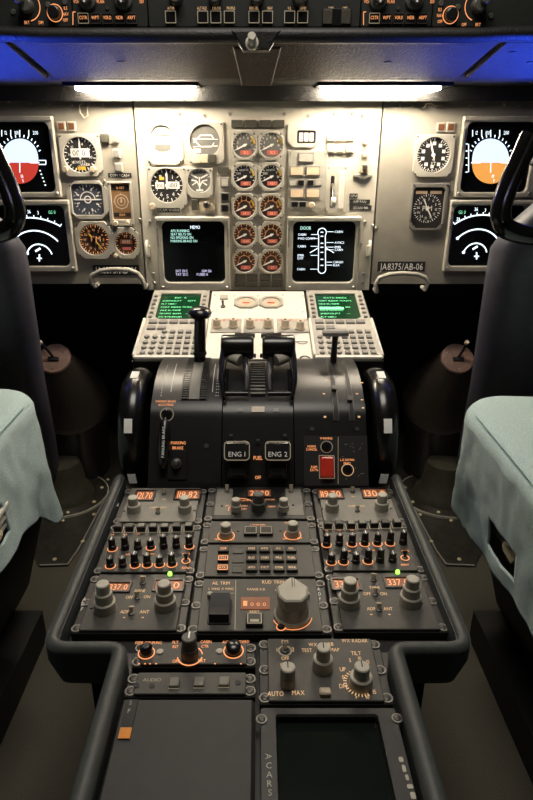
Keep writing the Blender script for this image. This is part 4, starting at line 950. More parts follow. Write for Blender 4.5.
def toggle(z, px, py, h=.0085, m='cream', dirn=.4):
    x, y = z.l(px, py); b = MB(); b.lathe([(.0042, 0), (.0042, .0016), (.003, .0022)], x, y, 12); q = z.p('toggle_switch', b, 'dsteel'); b = MB(); b.tube([(x, y, .002), (x, y+h*dirn*.5, h*.6), (x, y+h*dirn, h)], [.0018, .0028, .0038], 10); z.p('toggle_lever', b, m, q)
def words_(z, items, m='orange', name='lettering', zz=.0005):
    for it in items:
        b = MB(); t_, px, py, h = it[:4]; b.text(t_, *z.l(px, py), h, zz, it[4] if len(it) > 4 else 0, .70); z.p(name, b, m)

XL = (-.2345, -.0905); XM = (-.088, .0925); XR = (.095, .239)
def vhf(side):
    if side < 0: z = module('left radio panel in the far row, with two orange frequency windows', *XL, 487.5, 522, 'modlight', 2, name='radio_tuner')
    else: z = module('right radio panel in the far row, with two orange frequency windows', *XR, 487.5, 522, 'modlight', 2, name='radio_tuner')
    D = ((136, 491.5, 153.5, 500.5, '121.70'), (176, 490.5, 199, 499.5, '119.82')) if side < 0 else ((319, 490, 342, 498.5, '119.70'), (363, 489.5, 387, 498, '130.0'))
    for x0, y0, x1, y1, t_ in D: lcd(z, (x0, y0, x1, y1), t_)
    for bs, tp in ((((134, 511), 497), ((185, 511), 497)) if side < 0 else (((332, 510), 495), ((381.3, 509), 494))): knob(z, bs, tp, (.0115, .0085))
    for p in (((164, 494), (158, 513)) if side < 0 else ((352.6, 492), (357.5, 511))): toggle(z, *p)
    words_(z, (('TFR', 164, 499.5, .004), ('COMM TEST', 158, 507.8, .005)) if side < 0 else (('TFR', 353, 496.8, .004), ('COMM TEST', 356.5, 506.3, .005)), 'orangedim')
    words_(z, (('VHF', 117, 505, .006, -90),) if side < 0 else (('VHF', 399, 503, .006, -90),), 'white')
    for p in ((124, 511), (194.5, 510.5)) if side < 0 else ((322, 509), (391, 508.5)): link('screw', SC_D, z.t, (*z.l(*p), 0))
def acp(side):
    if side < 0: z = module('left audio panel with three rows of small black knobs', *XL, 523, 572.5, 'module', 2, name='audio_selector')
    else: z = module('right audio panel with three rows of small black knobs', *XR, 521.5, 571, 'module', 2, name='audio_selector')
    r1 = [(118.5, 530), (130, 530), (141.7, 530), (153.5, 530), (165, 530), (177, 529.5), (189, 529)] if side < 0 else [(327.6, 527), (339, 527), (350.7, 527), (362, 526.6), (373.8, 526.3), (385, 526), (396.7, 525.5)]
    r2 = [(112.5+12.8*i, 549-.4*i) for i in range(7)] if side < 0 else [(326.5+12.7*i, 545-.3*i) for i in range(7)]
    r3 = [(110.5+12.3*i, 566-.3*i) for i in range(6)] if side < 0 else [(331.3+12.2*i, 562.5-.3*i) for i in range(6)]
    random.seed(11+side)
    for i, p in enumerate(r1):
        x, y = z.l(*p); b = MB(); b.rr(x, y, .0125, .0125, .001, 0, .0095, .001); q = z.p('call_button', b, 'black'); b = MB(); b.rr(x, y, .009, .009, .001, .0095, .0099); z.p('cap', b, 'modlight' if i in (2, 3, 4, 6) else 'module', q)
        b = MB(); b.outline(x, y, .0155, .0155, .0009, .0003); z.p('outline', b, 'frameline')
    lit = set(random.sample(range(13), 8))
    for i, p in enumerate(r2+r3):
        x, y = z.l(*p); h = random.choice((.015, .019, .022)); b = MB(); b.lathe([(.0062, 0), (.006, h*.4), (.0053, h*.42), (.005, h-.001), (.0038, h)], x, y, 16); q = z.p('volume_knob', b, 'black')
        b = MB(); b.rr(x, y, .0012, .0075, .0003, h, h+.0005); z.p('index_line', b, 'white' if i % 3 == 0 else 'knob', q)
        if i in lit: b = MB(); b.arc(x, y, .0072, 150, 390, .0011, .0003, 14); z.p('lit_ring', b, 'orange')
    o = (186, 561) if side < 0 else (405, 558); toggle(z, *o, .010, 'black')
    b = MB(); b.arc(*z.l(*o), .006, 0, 360, .0012, .0003, 16); z.p('lit_ring', b, 'orange')
    for t_, dy in (('VOICE', -7), ('IDENT', 7)): words_(z, ((t_, o[0], o[1]+dy, .0042),), 'orange')
    words_(z, [('VHF', p[0], p[1]-14, .0032) for p in r2[:3]]+[('ADF', p[0]+5, p[1]-11, .0036) for p in r3[1:5:2]], 'orange')
def adf(side):
    if side < 0: z = module('left direction finder panel in the near row, with two tall stepped knobs', *XL, 573.5, 631, 'module', 3, name='direction_finder')
    else: z = module('right direction finder panel in the near row, with two tall stepped knobs', *XR, 572, 630, 'module', 3, name='direction_finder')
    D = ((108, 583.5, 129, 591.5, '337.0'), (155, 581, 182.5, 590.5, '311.0')) if side < 0 else ((333, 580, 359, 589.5, '337.0'), (386, 578.3, 410, 587, '337.0'))
    for x0, y0, x1, y1, t_ in D: lcd(z, (x0, y0, x1, y1), t_)
    for bs, tp in ((((105.5, 609), 583.5), ((165.5, 606), 583)) if side < 0 else (((348.7, 603.5), 580), ((410, 602.5), 578.5))): knob(z, bs, tp, (.0145, .0115, .0088))
    if side < 0:
        for p in ((143, 583), (137, 598), (131.5, 613.5)): toggle(z, *p)
        words_(z, (('TFR', 143, 577, .0045), ('TONE', 140, 591, .0055), ('OFF', 129.5, 597.5, .0058), ('ON', 147, 597, .0058), ('ADF', 124.5, 612, .0058), ('ANT', 144.5, 612, .0058)), 'orangedim')
        words_(z, (('-', 124.5, 616.5, .012), ('-', 143, 616.5, .012)), 'orangedim'); words_(z, (('A', 84.5, 599, .0062), ('D', 83, 604, .0062), ('F', 82, 609, .0062)), 'white', 'lettering', .0002)
        led = (170, 574.8); sc = ((91.5, 608), (179, 607.5))
    else:
        for p in ((373.6, 580), (375.5, 594.5), (379, 610)): toggle(z, *p)
        words_(z, (('TFR', 373, 574.5, .0045), ('TONE', 374.5, 588, .0055), ('OFF', 367, 594, .0058), ('ON', 383.5, 594, .0058), ('ADF', 371, 609, .0058), ('ANT', 388, 609, .0058)), 'orangedim')
        words_(z, (('-', 371, 613.5, .012), ('-', 389, 613.5, .012)), 'orangedim'); words_(z, (('A', 318.5, 589, .0062), ('D', 319.5, 594, .0062), ('F', 320, 599, .0062)), 'white', 'lettering', .0002)
        led = (397.5, 571.5+1.5); sc = ((334.5, 604), (421.5, 603))
    x, y = z.l(*led); b = MB(); b.lathe([(.0032, 0), (.0032, .003), (.002, .0048)], x, y, 14); z.p('green_lamp', b, 'green')
    for p in sc: link('screw', SC_D, z.t, (*z.l(*p), 0))
for s_ in (-1, 1): vhf(s_); acp(s_); adf(s_)

# middle column
z = module('transponder panel in the far middle, with an orange code window between two knobs', *XM, 486.5, 519.5, 'black', 3, .011, 'transponder')
lcd(z, (248.5, 490, 270.5, 497), '2000')
for sx in (-1, 1):
    b = MB(); a_, c_ = (z.l(214, 515.5), z.l(233, 489)) if sx < 0 else (z.l(285, 489), z.l(304, 515.5)); b.rr((a_[0]+c_[0])/2, (a_[1]+c_[1])/2, abs(c_[0]-a_[0]), abs(c_[1]-a_[1]), .002, -.001, .0006, .0003); z.p('side_plate', b, 'modlight')
knob(z, (258.5, 509), 493.5, (.0125, .0095), 'knobd'); knob(z, (236, 510), 499, (.009, .0075), 'knob'); knob(z, (283.5, 510), 499, (.009, .0075), 'knob')
b = MB(); b.arc(*z.l(241, 506), .022, -20, 100, .0011, .0009, 18); b.arc(*z.l(236, 510), .0125, 40, 200, .001, .0009, 14); z.p('lit_ring', b, 'orange')
words_(z, (('ALT RPTG', 243, 501, .0038), ('TEST', 245, 506.5, .0042), ('STBY', 244, 509.5, .0038), ('ATC FAIL', 270, 500, .0038), ('IDENT', 272, 507, .0042), ('ON', 227, 506, .004)), 'orange', 'lettering', .0009)
for p in ((227, 492), (291, 492)): toggle(z, *p, .012)
for p in ((222, 506.5), (293, 505.5)): link('screw', SC_D, z.t, (*z.l(*p), .0005))
z = module('narrow middle panel with two dark square buttons between two pale knobs', *XM, 520.5, 543, 'module', 2, .010, 'brightness_selector')
for bs, tp in (((226, 536), 524), ((292.5, 535), 522.5)):
    q, x, y, h = knob(z, bs, tp, (.0098, .0082)); b = MB(); b.arc(x, y, .013, 120, 420, .0012, .0003, 20); z.p('lit_ring', b, 'orange')
for px in (250.6, 266.2): x, y = z.l(px, 532.5); b = MB(); b.rr(x, y, .021, .021, .0015, 0, .005, .001); q = z.p('button', b, 'black'); b = MB(); b.outline(x, y, .0185, .0185, .0011, .005); z.p('outline', b, 'frameline', q)
for px in (238, 280.5): link('screw', SC_D, z.t, (*z.l(px, 531), 0))
words_(z, (('ECAM', 224, 524.5, .0042), ('SYS DSPL', 290, 523, .0042), ('BRT', 232, 540, .0042), ('OFF', 217, 539.5, .0042), ('OFF', 285, 539, .0042), ('BRT', 300, 538.5, .0042), ('L WARN DISPL', 258, 525, .0036)), 'orange')
z = module('middle keypad of lettered black square buttons', *XM, 544, 577, 'module', 2, .010, 'system_selector')
cols = [(223.5, 238, 251.7, 264.6, 278.2, 291), (223.3, 237.8, 251.6, 264.8, 278.6, 291.6), (222.8, 237.5, 251.6, 265, 279, 292.2)]
lett = [('CLR', '', 'ENG', 'HYD', 'AC', 'DC'), ('STS', '', 'BLD', 'CND', 'PRS', 'FUEL'), ('RCL', '', 'APU', 'F/CT', 'DOR', 'WHL')]
for r_ in range(3):
    for i in range(6):
        x, y = z.l(cols[r_][i], (551, 560.3, 570)[r_]); b = MB(); b.rr(x, y, .0158, .0128, .0015, 0, .0012 if i == 1 else .0046, .0008); q = z.p('button', b, 'module' if i == 1 else 'black')
        if i == 1: b = MB(); b.outline(x, y, .017, .0135, .0007, .0012); z.p('outline', b, 'dsteel', q)
        else:
            b = MB(); b.text(lett[r_][i], x, y, .0046, .0050, 0, .8, 0, .0115); z.p('legend', b, 'orange' if i == 0 else 'orangedim', q)
            if i == 0 and r_: b = MB(); b.outline(x, y, .0142, .011, .001, .0046); z.p('outline', b, 'orange', q)
z = module('aileron and rudder trim panel with a big pointed grey knob', *XM, 578, 632, 'module', 3, .010, 'trim_selector')
words_(z, (('AIL TRIM', 221, 583.3, .0062), ('RUD TRIM', 273, 582.3, .0066), ('RANGE 0-21', 256, 589.5, .0046), ('RESET', 254.5, 612, .0046), ('NOSE', 279, 590.5, .0042), ('L WING  R WING', 221, 589, .0042), ('NOSE', 303, 590, .0042)), 'orangedim')
b = MB(); p0, p1 = z.l(235.8, 580.5), z.l(235, 630); b.line(*p0, *p1, .0009, .0003); b.line(*z.l(208, 593.5), *z.l(234, 593.5), .0009, .0003); z.p('divider', b, 'frameline')
x, y = z.l(220, 612); b = MB(); b.rr(x, y, .030, .046, .003, -.003, .002, .0005); z.p('rocker_well', b, 'dial')
b = MB(); b.X = Matrix.Translation((x, y, 0)) @ Matrix.Rotation(PI/2, 4, 'Y'); rk = [(-.010, -.0115)]
b.rings([[(-zz_, yy_, xx_) for yy_, zz_ in ((-.021, .001), (-.020, .014), (-.010, .012), (0, .0085), (.010, .012), (.020, .014), (.021, .001))] for xx_ in (-.0125, .0125)]); z.p('rocker_wheel', b, 'dial')
c, w, h = FT.rect(240.5, 598.5, 270, 611); x, y = c-z.c; b = MB(); b.rr(x, y+.002, w, h*1.0, .001, 0, .0012, .0004); q = z.p('trim_counter', b, 'ledbg')
b = MB()
for i, ch in enumerate('0000'): b.text(ch, x-w*.32+i*w*.21, y-.001, .0068, .0016)
b.rr(x-w*.34, y+.001, w*.14, h*.4, .0005, .0012, .0015); z.p('digits', b, 'amberm', q)
x, y = z.l(254.5, 622); b = MB(); b.rr(x, y, .0215, .0215, .0015, 0, .006, .001); q = z.p('reset_button', b, 'black'); b = MB(); b.outline(x, y, .0185, .0185, .0012, .006); b.rr(x, y-.004, .011, .0045, .0005, .006, .0064); z.p('outline', b, 'frameline', q)
x, y = z.l(292, 615.5); h = FT.height(292, 615.5, 590) ; b = MB(); b.lathe([(.0235, 0), (.0235, .004), (.0215, .006), (.0205, h*.55), (.019, h*.6)], x, y, 32); q = z.p('rudder_trim_knob', b, 'knob', None, 'large grey pointer knob')
b = MB(); b.prism([(x+p[0], y+p[1]) for p in ((-.0175, -.011), (-.010, -.020), (.010, -.020), (.0175, -.011), (.020, .007), (.0025, .0255), (-.0025, .0255), (-.020, .007))], h*.58, h, .002); z.p('pointer_cap', b, 'knob', q)
b = MB(); b.rr(x, y+.014, .0013, .017, .0004, h, h+.0006); b.rr(x+.003, y+.014, .0008, .015, .0002, h, h+.0006); z.p('index_line', b, 'black', q)
b = MB(); b.arc(x, y, .0255, 200, 350, .0009, .0003, 24); z.p('lit_ring', b, 'orange')
x, y = z.l(281, 627.5); b = MB(); b.lathe([(.0048, 0), (.0048, .002), (.0035, .0035)], x, y, 18); q = z.p('lamp', b, 'black'); b = MB(); b.arc(x, y, .0055, 0, 360, .0011, .0003, 18); z.p('lit_ring', b, 'orange', q)
for p in ((210, 597), (307, 597)): b = MB(); b.lathe([(.004, 0), (.004, .006), (.0025, .0075)], *z.l(*p), 14); z.p('stud', b, 'knob')

# narrow near end
XA = (-.148, -.0025); XB = (.001, .148)
z = module('intercom panel with orange ringed knobs, at the left of the narrow end', *XA, 641, 665, 'module', 2, name='intercom_unit')
for bs, r_ in (((146.5, 653), .0078), ((233.5, 651), .0095)):
    x, y = z.l(*bs); b = MB(); b.lathe([(r_, 0), (r_*.95, .009), (r_*.6, .0115)], x, y, 22); z.p('knob', b, 'gloss'); b = MB(); b.arc(x, y, r_*1.22, 0, 360, .0012, .0003, 28); z.p('lit_ring', b, 'orange')
q, x, y, h = knob(z, (190, 656), 637, (.0105, .009), 'knobd', ptr=True); b = MB(); b.arc(x, y, .0145, 190, 350, .0014, .0003, 20); b.arc(x, y, .0145, 10, 60, .0012, .0003, 12); z.p('lit_ring', b, 'orange')
words_(z, (('DEPR COUPLING', 148.5, 643, .0042), ('AGS', 226, 642.3, .0046), ('OVRD', 244, 642, .0046), ('FLT', 175.5, 642.5, .0046), ('INT', 175.5, 647, .0046), ('CABIN', 206, 642, .0046), ('CTR', 205, 646.5, .0046), ('OFF', 176, 661.5, .0048), ('BRT', 202, 661, .0048)), 'orange')
b = MB(); 
for px in (139, 145, 150, 156, 215, 241): b.rr(*z.l(px, 664), .002, .0014, .0004, .0002, .0006)
z.p('edge_glow', b, 'orange')
for p in ((160, 652), (219.5, 651.5)): b = MB(); b.cyl(*z.l(*p), .0042, 0, .0016, 16, .0005); z.p('plug', b, 'knob')
z = module('dark strip panel with three small square framed buttons above the lid', *XA, 671, 695, 'module', 2, name='audio_strip')
for p in ((174.4, 684), (199, 683.5), (224, 683)):
    x, y = z.l(*p); b = MB(); b.rr(x, y, .0115, .0125, .001, 0, .004, .0008); q = z.p('button', b, 'modlight'); b = MB(); b.line(x-.006, y+.0065, x+.006, y+.0065, .0012, .0004); b.line(x-.006, y-.0065, x+.006, y-.0065, .0012, .0004); z.p('outline', b, 'frameline', q)
b = MB(); b.text('AUDIO', *z.l(152, 680), .0046, .0004); z.p('lettering', b, 'frameline')
for p in ((136.5, 685.5), (152, 686), (238, 683)): b = MB(); b.cyl(*z.l(*p), .0032, 0, .0008, 14); z.p('socket', b, 'dial')
# lid
y1 = FT.pt(258, 699).y; u0 = T('storage_lid', 'large flat charcoal lid with an orange tag, at the near left of the pedestal', 'lid', Matrix.Translation((-.0755, (y1+.02)/2, .6035))); hh = y1-.02
b = MB(); b.rr(0, 0, .145, hh, .003, 0, .0145, .002); part('surround', b, 'modbase', u0); b = MB(); b.rr(0, 0, .142, hh-.004, .004, .0145, .020, .0025); lid = part('lid_panel', b, 'lid', u0)
zl = lambda px, py: (FT.pt(px, py).x+.0755, FT.pt(px, py).y-(y1+.02)/2)
x, y = zl(129, 721); b = MB(); b.rr(x, y, .0125, .046, .001, .0201, .0212, .0003); tg = part('tag_holder', b, 'black', lid)
x, y = zl(125.5, 736.5); b = MB(); b.rr(x, y, .0122, .0125, .0006, .0212, .0218); part('orange_tag', b, 'tag', tg, 'orange square')
b = MB(); 
for t_, px, py in (('S', 131, 706), ('F', 129.5, 714)): b.text(t_, *zl(px, py), .005, .0214)
part('lettering', b, 'knob', tg)
# weather radar panel
z = module('weather radar control panel with three grey pointer knobs, at the right of the narrow end', *XB, 637.5, 702, 'module', 3, .0085, 'radar_selector')
x, y = z.l(285, 651); b = MB(); b.arc(x, y, .0075, 0, 360, .0013, .0003, 24); z.p('lit_ring', b, 'frameline'); toggle(z, 285, 651, .010, 'steel', .2)
for bs, tp, tr in (((287.5, 684), 666.5, (.0088, .0085)), ((322.5, 668), 647, (.0118, .0082)), ((360.5, 685), 666, (.013, .0088))):
    q, x, y, h = knob(z, bs, tp, tr, 'knob', ptr=False); b = MB(); b.rr(x, y+.003, .0012, .009, .0003, h, h+.0006); z.p('index_line', b, 'black', q)
x, y = z.l(360.5, 683); b = MB()
for i in range(19): a = R(75+i*12); b.line(x+math.cos(a)*.0155, y+math.sin(a)*.0155, x+math.cos(a)*.0192, y+math.sin(a)*.0192, .0011, .0003)
z.p('tilt_scale', b, 'orangedim')
words_(z, (('SYS', 284.8, 642, .0055), ('1', 277, 650, .006), ('2', 293, 649.6, .006), ('OFF', 285.3, 658.5, .0055), ('GAIN', 285.7, 665, .0055), ('AUTO', 275.5, 694, .0062), ('MAX', 298.3, 693, .0062), ('TEST', 306.8, 650.5, .0055), ('WX', 312.7, 644.8, .0055), ('TURB', 327.7, 644.3, .0055), ('MAP', 334.8, 650, .0055), ('WX RADAR', 354.5, 641, .0055), ('TILT', 356, 653.5, .006), ('UP', 342.7, 669.5, .006), ('0', 343.3, 677.5, .006), ('DN', 343, 686.3, .006), ('5', 350, 660.5, .0055), ('10', 359.7, 658.5, .0055), ('15', 368, 662, .0055), ('15', 374.5, 692, .0055), ('10', 367.5, 697, .0055), ('5', 356, 696.5, .0055)), 'orangedim')
x, y = z.l(325, 694); b = MB(); b.rr(x, y, .0125, .0095, .002, 0, .006, .0015); z.p('slide_switch', b, 'cream')
# printer / radar display
y1 = FT.pt(258, 707).y; y0 = .02; t = T('radar_display', 'large dark blank screen in a black bezel, at the near right of the pedestal', 'screen', Matrix.Translation((.0745, (y0+y1)/2, .6035)))
zl = lambda px, py: (FT.pt(px, py).x-.0745, FT.pt(px, py).y-(y0+y1)/2)
hh = y1-y0; sx0 = -.0555; sx1 = .0515
b = MB(); b.frame([(x-(sx0+sx1)/2, y) for x, y in rrp(.144, hh, .003)], rrp(sx1-sx0, hh-.022, .004), 0, .017, .002, (sx0+sx1)/2, 0); part('bezel', b, 'modbase', t)
b = MB(); b.rr((sx0+sx1)/2, 0, sx1-sx0+.002, hh-.02, .003, .004, .008); part('screen', b, mat('radar_glass', (.006, .009, .007), .15), t)
b = MB()
for i, ch in enumerate('ACARS'): b.text(ch, *zl(268.5+.4*i, 757+i*9), .0062, .0174, -90 if i == 0 else 0)
part('lettering', b, 'knob', t)
for px, py in ((261.5, 720), (397, 719)): fastener(t, *zl(px, py), .0168, .9)
random.seed(9); b = MB()
for i in range(5): x, y = zl(401+i*3, 760+i*9); b.rr(x, y, random.uniform(.003, .006), random.uniform(.004, .008), .0015, .0170, .0174)
part('worn_paint', b, 'knob', t, 'worn pale paint flecks')

# ------------------------------------------------------------------ seats
def seat(sg, label, xe, yf, zt, slot, hemz, slant=0, rc=.07):
    t = T('seat', label, 'seat', Matrix.Translation((sg*.65, .6, .2)))
    y0, x1 = .02, .92
    plan = []                                     # plan outline on the inner side (x measured outward)
    N = 200
    for i in range(N+1): plan.append(Vector((xe, y0+(yf-rc-y0)*i/N)))
    for i in range(1, 13): a = PI/2*i/12; plan.append(Vector((xe+rc-rc*math.cos(a), yf-rc+rc*math.sin(a))))
    for i in range(1, 26): plan.append(Vector((xe+rc+(x1-2*rc-xe)*i/25, yf)))
    for i in range(1, 9): a = PI/2*i/8; plan.append(Vector((x1-rc+rc*math.sin(a), yf-rc+rc*math.cos(a))))
    for i in range(1, 16): plan.append(Vector((x1, yf-rc+(y0-yf+rc)*i/15)))
    ctr = Vector(((xe+x1)/2, (y0+yf)/2)); n = len(plan)
    def push(i, d):                               # offset outward
        p = plan[i]; e = (plan[min(n-1, i+1)]-plan[max(0, i-1)]).normalized(); nn = Vector((-e.y, e.x))
        return p+nn*d
    levels = []; NZ = 56; rt = .03; rows = []
    for k in range(NZ+1):
        f = k/NZ; row = []
        for i in range(n):
            p = plan[i]; hz_ = hemz(p.y) + .006*noise.noise(Vector((p.x*9, p.y*14, 3)))
            z = hz_+(zt-rt-hz_)*f; q = Vector((p.x*7, p.y*7, z*5+sg*4)); fold = (1-f)**1.3
            d = .010*fold*noise.noise(q)+.007*fold*noise.noise(Vector((p.y*22+z*6, p.x*22, z*3)))+.0025*noise.noise(q*5)
            front = max(0, min(1, (p.y-(yf-.16))/.16)); d += .018*fold*front
            d -= slant*f*max(0, 1-max(0, p.x-xe)/.2)
            o = push(i, d); o.y -= slot['rake']*(1-f)*front*1.0
            row.append((sg*(o.x-.65), o.y-.6, z-.2))
        rows.append(row)
    for k in range(1, 6):
        a = PI/2*k/5; row = []
        for i in range(n): o = push(i, -rt*(1-math.cos(a))-slant*max(0, 1-max(0, plan[i].x-xe)/.2)); row.append((sg*(o.x-.65), o.y-.6, zt-rt+rt*math.sin(a)-.2))
        rows.append(row)
    for s_ in (.9, .7, .45, .2, .04):
        row = []
        for i in range(n):
            o = push(i, -rt-slant*max(0, 1-max(0, plan[i].x-xe)/.2)); o = ctr+(o-ctr)*s_; row.append((sg*(o.x-.65), o.y-.6, zt-.2+.012*(1-s_)+.004*noise.noise(Vector((o.x*6, o.y*6, 1)))))
        rows.append(row)
    v = [p for r_ in rows for p in r_]; f = []
    for k in range(len(rows)-1):
        for i in range(n):
            j = (i+1) % n; c = [Vector(v[k*n+i]), Vector(v[(k+1)*n+j])]; m = (c[0]+c[1])/2
            if i < N and k < NZ:
                ys = (plan[i].y-slot['y0'])/(slot['y1']-slot['y0'])
                if 0 < ys < 1:
                    if slot['f0'] < (k+.5)/NZ < slot['f1']: continue
            f.append((k*n+i, k*n+j, (k+1)*n+j, (k+1)*n+i))
    f.append(tuple((len(rows)-1)*n+i for i in range(n)))
    b = MB(); b.v = v; b.f = f; o = part('seat_cover', b, 'seat', t, 'pale blue-green cloth cover', ang=70)
    sm = o.modifiers.new('thickness', 'SOLIDIFY'); sm.thickness = .004; sm.offset = -1 if sg > 0 else -1
    b = MB(); pts = [(sg*(push(i, -.007-slant).x-.65), push(i, -.007-slant).y-.6, zt-.2-.0065) for i in range(0, N-3, 4)]; b.tube(pts, .0013, 6); part('piping', b, 'seam', o)
    # dark mechanism seen in the slot
    ym = (slot['y0']+slot['y1'])/2; zm = (slot['z0']+slot['z1'])/2
    b = MB(); 
    for k in range(3): b.tube([(sg*(xe+.012+.006*k-.65), slot['y0']-.6-.02, zm-.2+.012-.014*k), (sg*(xe+.016-.65), slot['y1']-.6+.02, zm-.2+.015-.014*k)], .005, 8)
    part('slot_lever', b, 'bezel', t); b = MB(); X = sg*(xe+.010-.65); b.tube([(X, ym-.62, zm-.21), (X-sg*.006, ym-.6, zm-.2), (X, ym-.585, zm-.205)], .006, 8); part('slot_handle', b, 'brass', t)
    # frame under the cover
    b = MB(); zb, zc = .22, zt-.06
    lo = [(xe+.13, .05), (xe+.13, yf+.0), (.90, yf+.0), (.90, .05)]; hi = [(xe+.045, .05), (xe+.045, yf-.07), (.89, yf-.07), (.89, .05)]; mid = [(xe+.045, .05), (xe+.045, yf-.07), (.89, yf-.07), (.89, .05)]
    b.rings([[(sg*(x-.65), y-.6, z-.2) for x, y in q] for z, q in ((.27, lo), (.50, mid), (zc, hi))]); part('seat_frame', b, 'seatbase', t)
    b = MB(); b.rings([[(sg*(x-.65), y-.6, z) for x, y in ((.455, -.1), (.455, 1.0), (.88, 1.0), (.88, -.1))] for z in (.0, .055, .075)]); part('floor_rail', b, 'seatbase', t)
seat(1, 'right pilot seat base in pale blue-green cloth, with a slot in its side', .385, 1.03, .757, dict(y0=.728, y1=.832, f0=.16, f1=.42, z0=.572, z1=.618, rake=-.03), lambda y: .545-.02*(y-.65)/.3 if y < .93 else .522, -.017)
seat(-1, 'left pilot seat base in pale blue-green cloth, at the left edge', 0.385, 1.088, .757, dict(y0=.705, y1=.80, f0=.24, f1=.58, z0=.612, z1=.662, rake=.075), lambda y: .580-.017*max(0, min(1, (y-.84)/.08))-.042*max(0, min(1, (y-.92)/.06)), .024, .09)

# ------------------------------------------------------------------ yokes and columns
for s_, w_ in ((-1, 'left'), (1, 'right')):
    t = T('control_column', w_+' dark purple-grey control column carrying a black yoke', 'control column', Matrix.Translation((s_*.60, 1.56, .2)))
    def loft(rs, n=20):
        b = MB(); out = []
        for c, hw, hd in rs: out.append([(c[0]*s_-s_*.60+hw*math.copysign(abs(math.cos(2*PI*i/n))**.6, math.cos(2*PI*i/n)), c[1]-1.56+hd*math.copysign(abs(math.sin(2*PI*i/n))**.6, math.sin(2*PI*i/n)), c[2]-.2) for i in range(n)])
        return b.rings(out)
    def ring(cy, cz, edge, xo, hd):
        f = cy*CP-(cz-1.17)*SP; xe_ = (edge-CX)/FPX*f; return ((( xe_+xo)/2, cy, cz), (xo-xe_)/2, hd)
    part('column', loft([ring(1.56, .24, 455, .66, .04), ring(1.47, .45, 463, .67, .05), ring(1.36, .65, 474, .68, .06), ring(1.26, .80, 481, .69, .065), ring(1.17, .95, 490, .69, .065), ring(1.145, 1.0, 494, .68, .06), ring(1.135, 1.02, 501, .67, .055), ring(1.12, 1.055, 518, .645, .05), ring(1.115, 1.085, 538, .62, .045)]), 'column', t)
    yk = T('control_yoke', w_+' black two-horned control yoke in front of the '+w_+' screens', 'yoke', Matrix.Translation((s_*.541, 1.04, 1.03)))
    hn = [(.0, 1.06, 1.028), (.05, 1.05, 1.034), (.10, 1.045, 1.042), (.126, 1.045, 1.053), (.135, 1.048, 1.076), (.130, 1.05, 1.11), (.116, 1.05, 1.155), (.1025, 1.05, 1.196)]
    for g_ in (-1, 1):
        b = MB(); pts = [Vector((g_*x, y-1.04, z-1.03)) for x, y, z in hn]; sp = []
        for i in range(len(pts)-1):
            p = [pts[max(0, min(len(pts)-1, i+k))] for k in (-1, 0, 1, 2)]
            for f in (0, .25, .5, .75): sp.append(.5*((2*p[1])+(p[2]-p[0])*f+(2*p[0]-5*p[1]+4*p[2]-p[3])*f*f+(3*p[1]-p[0]-3*p[2]+p[3])*f**3))
        sp.append(pts[-1]); b.tube(sp, [.0145+.0028*min(1, i/12) for i in range(len(sp)-1)]+[.0165], 14, True, .8); h_ = part('horn', b, 'yoke', yk)
        b = MB(); b.tube([p+Vector((-g_*.0, -.018, 0)) for p in sp[14:]], .006, 8); part('grip_ridge', b, 'yoke', h_)
        b = MB(); q = sp[-5]+Vector((-g_*.02, 0, 0)); b.tube([q, q+Vector((-g_*.018, .004, -.008))], [.006, .004], 8); part('trigger', b, 'dsteel', h_)
    b = MB(); b.rr(0, 0, .09, .07, .02, -.02, .03, .008); b.X = None; part('hub', b, 'yoke', yk)
    # floor boot
    c = FL.pt(66 if s_ < 0 else 441, 497); t = T('floor_boot', ('left' if s_ < 0 else 'right')+' dark rubber boot ring around the foot of the control column', 'boot', Matrix.Translation(c))
    b = MB(); b.frame(circ(.125, 40), circ(.088, 40), .005, .011, .002); rg = part('ring_plate', b, 'plate', t); b = MB(); b.frame(circ(.128, 40), circ(.1252, 40), .005, .0125, .0006); part('edge_ring', b, 'knob', t, 'pale edge ring, steel shine put into its colour')  # pale colour on the outer ring stands in for shiny steel
    b = MB(); b.lathe([(.088, .005), (.08, .03), (.066, .045), (.058, .10), (.052, .12), (.03, .125)], 0, 0, 32); part('boot', b, 'boot', t)
    for a in (200, 245, 290, 335, 20): link('screw', SC_B, t, (s_*-.108*math.cos(R(a)), .108*math.sin(R(a)), .011))
    # floor plate beside the pedestal
    pp = [(70, 478), (112, 478), (108, 495), (78, 552), (68, 566), (40, 567), (28, 540)]
    if s_ > 0: pp = [(2*257-x, y) for x, y in pp][::-1]
    q = [FL.uv(*p) for p in pp]; c0 = q[0].copy(); t = T('floor_plate', ('left' if s_ < 0 else 'right')+' dark screwed-down floor plate beside the pedestal', 'floor plate', FL.M(c0))
    b = MB(); b.prism([tuple(p-c0) for p in q], 0, .005, .002); part('plate', b, 'plate', t)
    b = MB(); b.poly([tuple(p-c0) for p in (q if s_ < 0 else q[::-1])][2:6], .004, .0045, False, .002); part('bright_edge', b, 'key', t, 'pale edge, steel shine put into its colour')  # lighter line paints the gleam of the plate's steel edge
    for p in ((90, 482), (104, 490), (94, 516), (83, 543), (55, 561), (108, 481), (63, 522)):
        e = FL.uv(p[0] if s_ < 0 else 514-p[0], p[1])-c0; link('screw', SC_B, t, (e.x, e.y, .005))
    # cone housing with a small lever
    ks = [((.60, 1.74, .20), .108), ((.585, 1.715, .33), .108), ((.560, 1.675, .43), .106), ((.553, 1.655, .475), .110), ((.551, 1.645, .50), .104), ((.556, 1.612, .56), .080), ((.562, 1.575, .64), .044)]
    if s_ > 0: ks = [((c_[0]-.012, c_[1], c_[2]), r_) for c_, r_ in ks]
    t = T('cone_housing', w_+' black moulded cone housing with a round brown cap and small lever', 'housing', Matrix.Translation((s_*.6, 1.74, .2)))
    b = MB(); rs = []; n = 32
